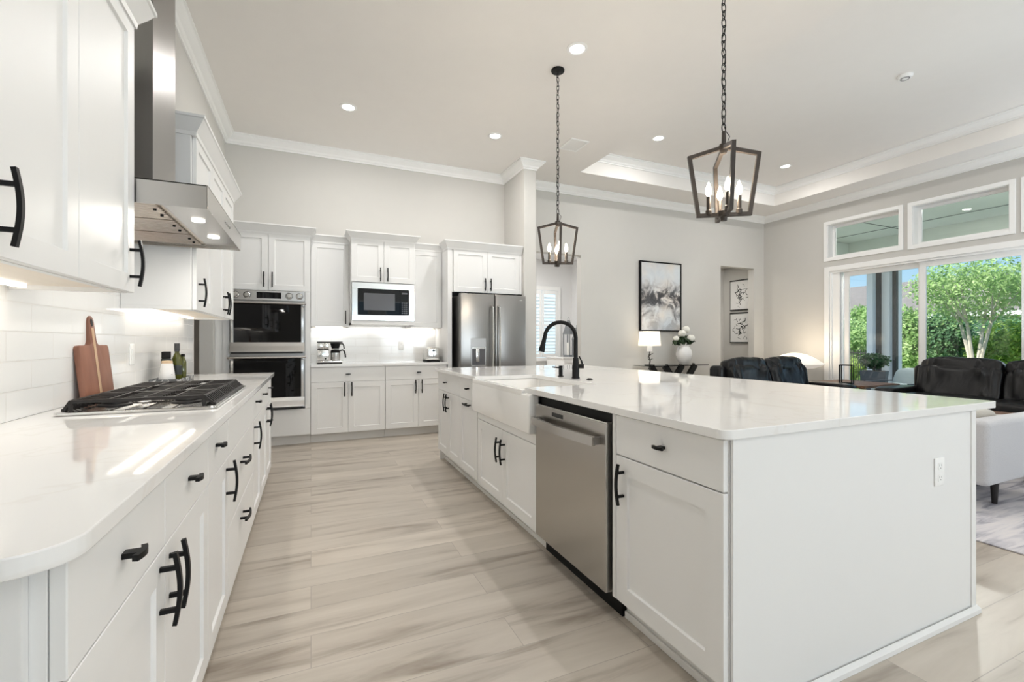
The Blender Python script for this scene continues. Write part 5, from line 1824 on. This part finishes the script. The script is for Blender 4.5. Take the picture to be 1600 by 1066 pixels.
def lantern(label, x, y, hw, hb, hr):
    l = thing('lantern', label, 'lantern', (x, y, 0.8555), R(25), 'grey roofed lanterns')
    MB().box(-hw, hw, -hw, hw, 0, 0.025, 0.002, 1).build('base', 'galvanised', l, smooth=0)
    for sx in (-1, 1):
        for sy in (-1, 1):
            MB().box(sx * (hw - 0.008) - 0.008, sx * (hw - 0.008) + 0.008, sy * (hw - 0.008) - 0.008, sy * (hw - 0.008) + 0.008, 0.0255, hb).build('post', 'galvanised', l, smooth=0)
    t = bmesh.new()
    bmesh.ops.create_cone(t, cap_ends=True, segments=4, radius1=hw * 1.5, radius2=0.03, depth=hr)
    t.transform(Matrix.Translation((0, 0, hb + hr / 2 + 0.0005)) @ Matrix.Rotation(R(45), 4, 'Z'))
    MB()._add(t).build('roof', 'galvanised', l, smooth=0)
    MB().tube([(0.03 * math.cos(2 * PI * k / 12), 0, hb + hr + 0.028 + 0.03 * math.sin(2 * PI * k / 12)) for k in range(12)], 0.004, 6, closed=True).build('ring', 'galvanised', l)
    MB().lathe([(0, 0.026), (hw * 0.45, 0.026), (hw * 0.45, hb * 0.62), (0, hb * 0.62)], seg=20).build('candle', 'candle_wax', l)


lantern('taller grey lantern with pyramid roof and ring, seen beside the faucet neck', 5.10, 8.52, 0.085, 0.475, 0.30)
lantern('shorter grey lantern with pyramid roof and ring, right of the faucet', 5.115, 8.20, 0.075, 0.36, 0.25)

# ------------------------------------------------------------------ outdoors
PZ = -0.05
structure(MB().box(XR + 0.2, 12.6, -3.5, 7.2, PZ - 0.1, PZ).build('porch_floor', 'concrete', smooth=0), 'pale concrete porch floor')
mb = MB()
mb.box(XR + 0.2, 12.3, -3.5, 7.2, 3.52, 3.65)
mb.box(11.75, 12.0, -3.5, 7.2, 2.98, 3.52)
structure(mb.build('porch_ceiling', 'porch_paint', smooth=0), 'pale green porch ceiling')
mb = MB()
for yy in (0.4, 2.9, 5.4):
    mb.box(XR + 0.2, 11.75, yy - 0.012, yy + 0.012, 3.512, 3.519)
for xx in (9.6, 10.9):
    mb.box(xx - 0.012, xx + 0.012, -3.5, 7.2, 3.511, 3.5195)
structure(mb.build('porch_ceiling_trim', 'seam_grey', smooth=0))
structure(MB().box(XR + 0.2, 11.75, 6.7, 6.9, 2.65, 3.51).build('porch_wall', 'porch_paint', smooth=0))
fl = thing('porch_ceiling_light', 'small flat lit fixture on the porch ceiling', 'ceiling light', (9.60, 3.78, 3.5105))
MB().box(-0.10, 0.10, -0.10, 0.10, -0.03, -0.0005, 0.004).build('lens', 'light_lens', fl)
MB().box(-0.11, 0.11, -0.11, 0.11, -0.012, -0.0004, 0.002, 1).build('rim', 'white_plastic', fl)
light('porch_lamp', 'AREA', (9.60, 3.78, 3.475), 90, (1, 0.98, 0.94), (0, 0, 0), shape='DISK', size=0.18)


def su(u, x):
    """world y seen at photo column u at distance x"""
    s, c = math.sin(math.atan(314 / 711)), math.cos(math.atan(314 / 711))
    r = (u - 800) / 711.0
    return x * (c - r * s) / (s + r * c), x / (s + r * c)


yc, _ = su(1385.5, 11.7)
structure(MB().box(11.62, 11.98, yc - 0.15, yc + 0.36, PZ, 2.979).build('column', 'porch_column_shaded', smooth=0))
for u in (1372.5, 1398.5):
    yy, _ = su(u, 11.55)
    tag(MB().box(11.52, 11.60, yy - 0.036, yy + 0.036, PZ + 0.0005, 2.979).build('screen_post', 'screen_bronze', smooth=0),
        'dark bronze screen post on the %s side of the pale porch column' % ('far' if u < 1380 else 'near'), 'post', 'dark screen posts')
# potted boxwood
yy, f = su(1366, 10.6)
pt = thing('planter', 'square tapered dark planter on the porch', 'planter', (10.6, yy, PZ + 0.0005), R(20))
t = bmesh.new()
bmesh.ops.create_cone(t, cap_ends=True, segments=4, radius1=0.24, radius2=0.30, depth=0.62)
t.transform(Matrix.Translation((0, 0, 0.31)) @ Matrix.Rotation(R(45), 4, 'Z'))
MB()._add(t).build('pot', 'dark_planter', pt, smooth=0)
MB().box(-0.18, 0.18, -0.18, 0.18, 0.6195, 0.623).build('soil', 'bark_dark', pt, smooth=0)
bx = thing('boxwood_shrub', 'round clipped dark green boxwood growing in the planter', 'shrub', (10.6, yy, PZ + 0.625))
MB().cyl((0, 0, 0), (0, 0, 0.2), 0.02, seg=8).build('stem', 'bark_dark', bx)
mb = MB()
mb.leaves(2600, (0, 0, 0.20), (0.31, 0.31, 0.18), 0.024, 0.55, 3)
mb.build('foliage', 'leaf_box', bx, smooth=0)
# porch lounge chair
yy, f = su(1408, 9.6)
oc = thing('porch_chair', 'low grey porch lounge chair with a plump cushion', 'chair', (9.6, yy, PZ + 0.0005), R(-100))
mb = MB()
for sx in (-0.36, 0.36):
    mb.tube([(sx, -0.35, 0), (sx, -0.35, 0.50), (sx, 0.38, 0.50), (sx, 0.38, 0)], 0.016, 8)
mb.tube([(-0.36, -0.3, 0.3), (0.36, -0.3, 0.3)], 0.014, 8)
mb.tube([(-0.36, 0.35, 0.3), (0.36, 0.35, 0.3)], 0.014, 8)
mb.build('chair_frame', 'dark_planter', oc)
MB().puff(0, 0.0, 0.38, 0.33, 0.36, 0.09, 0.35, 24, 12).build('seat', 'outdoor_cushion', oc, smooth=60)
MB().puff(0, 0.30, 0.52, 0.32, 0.11, 0.22, 0.5, 24, 14, Matrix.Rotation(R(-16), 4, 'X'), 0.05, 2).build('backrest', 'outdoor_cushion', oc, smooth=60)

gr = MB().box(12.6, 60, -40, 60, -0.25, -0.15).build('lawn', 'grass', smooth=0)
gr['kind'] = 'stuff'
gr['label'] = 'green lawn beyond the porch'


def tree(label, name, u, x, ztop, zlow, ru, mat, n, size, trunk='bark_dark', trunks=1, cat='tree', group=None, seed=1, lobes=3, dy=0):
    y, f = su(u, x)
    y += dy
    t = thing(name, label, cat, (x, y, -0.135), 0, group)
    rnd = random.Random(seed)
    zb = zlow + 0.15
    zt = ztop + 0.15
    for k in range(trunks):
        a = 2 * PI * k / max(trunks, 1) + seed
        sp = 0.0 if trunks == 1 else 0.5
        top = Vector((math.cos(a) * sp, math.sin(a) * sp, zb + (zt - zb) * 0.55))
        mb = MB()
        mb.tube([(math.cos(a) * 0.07 * (trunks > 1), math.sin(a) * 0.07 * (trunks > 1), 0.0), (top.x * 0.25, top.y * 0.25, zb * 0.6), (top.x * 0.6, top.y * 0.6, zb * 1.1), tuple(top)], [0.05, 0.042, 0.034, 0.014], 7)
        if trunks > 1:
            for q in range(3):
                b0 = top * 0.62
                b0.z = zb * 1.1
                aa = a + rnd.uniform(-1.2, 1.2)
                mb.tube([tuple(b0), (b0.x + math.cos(aa) * 0.3, b0.y + math.sin(aa) * 0.3, b0.z + 0.45), (b0.x + math.cos(aa) * 0.6, b0.y + math.sin(aa) * 0.6, b0.z + 1.0)], [0.022, 0.016, 0.006], 6)
        mb.build('trunk', trunk, t)
    mb = MB()
    cz = (zb + zt) / 2
    rz = (zt - zb) / 2
    mb.leaves(n // 2, (0, 0, cz), (ru, ru, rz), size, 0.45, seed)
    for k in range(lobes):
        a = 2 * PI * k / lobes + seed * 1.3
        mb.leaves(n // (2 * lobes), (math.cos(a) * ru * 0.6, math.sin(a) * ru * 0.6, cz + rz * rnd.uniform(-0.45, 0.45)), (ru * 0.55, ru * 0.55, rz * 0.55), size, 0.3, seed * 7 + k)
    mb.build('crown', mat, t, smooth=0)
    return t


tree('pale trunked multi-stemmed crepe myrtle centred in the right glass panel', 'crepe_myrtle_tree', 1524, 15.0, 3.35, 1.45, 1.35, 'leaf_fresh', 7500, 0.045, 'bark_pale', 4, seed=3, lobes=6)
tree('dark evergreen just right of the middle door mullion', 'evergreen_tree', 1466, 17.5, 2.35, -0.1, 0.85, 'leaf_evergreen', 7000, 0.065, seed=5, group='evergreens along the garden edge')
tree('dark evergreen behind the crepe myrtle trunks', 'evergreen_tree', 1556, 19.6, 2.1, -0.1, 1.15, 'leaf_evergreen', 7000, 0.065, seed=8, group='evergreens along the garden edge')
tree('bright lime green bush at the far right of the glass', 'lime_bush', 1590, 16.6, 1.95, -0.1, 0.95, 'leaf_lime', 6500, 0.055, cat='bush', seed=11)
tree('leafy green tree between the dark post and the door mullion', 'garden_tree', 1412, 15.5, 2.45, -0.1, 0.62, 'leaf_fresh', 6500, 0.055, seed=13)
tree('light green tree left of the pale porch column', 'garden_tree', 1338, 16.5, 2.05, 0.1, 1.1, 'leaf_fresh', 6500, 0.055, seed=17)
tree('loose green tree against the grey roof left of the column', 'garden_tree', 1362, 18.5, 2.75, 0.9, 0.75, 'leaf_fresh', 3500, 0.055, seed=19)
tree('low green shrub along the fence at left', 'garden_shrub', 1328, 14.6, 0.75, -0.12, 0.55, 'leaf_lime', 3000, 0.04, cat='shrub', seed=23)

# metal garden fence
yy, f = su(1341, 14.0)
fl_ = abs(su(1318, 14.0)[0] - su(1364, 14.0)[0]) / 2
fe = thing('garden_fence', 'low black metal garden fence at the lawn edge', 'fence', (14.0, yy, -0.15))
for zz in (0.15, 1.0):
    MB().box(-0.012, 0.012, -fl_, fl_, zz - 0.012, zz + 0.012).build('rail', 'screen_bronze', fe, smooth=0)
mb = MB()
for k in range(13):
    yv = -fl_ + 0.01 + k * (fl_ - 0.01) / 6
    mb.box(-0.007, 0.007, yv - 0.007, yv + 0.007, 0.0, 1.08)
o = mb.build('pickets', 'screen_bronze', fe, smooth=0)
# neighbour's house
yy, f = su(1345, 32.0)
hs = thing('neighbour_house', 'grey shingle roofed house beyond the garden trees', 'house', (32.0, yy, -0.15))
MB().box(0, 9, -8, 8, 0, 2.75).build('house_wall', 'house_stucco', hs, smooth=0)
t = bmesh.new()
vv = [t.verts.new(v) for v in ((-0.6, -8.6, 2.8), (9.6, -8.6, 2.8), (9.6, 8.6, 2.8), (-0.6, 8.6, 2.8), (4.5, -5.0, 5.3), (4.5, 5.0, 5.3))]
for q in ((0, 3, 5, 4), (0, 4, 1), (1, 4, 5, 2), (2, 5, 3), (0, 1, 2, 3)):
    t.faces.new([vv[k] for k in q])
bmesh.ops.recalc_face_normals(t, faces=list(t.faces))
MB()._add(t).build('roof', 'roof_shingle', hs, smooth=0)
MB().box(-0.66, -0.6, -8.6, 8.6, 2.62, 2.84).build('fascia', 'white_paint', hs, smooth=0)
for k in range(3):
    MB().box(-0.03, -0.001, -4.5 + k * 4, -3.2 + k * 4, 0.9, 2.2).build('house_window', 'black_glass', hs, smooth=0)
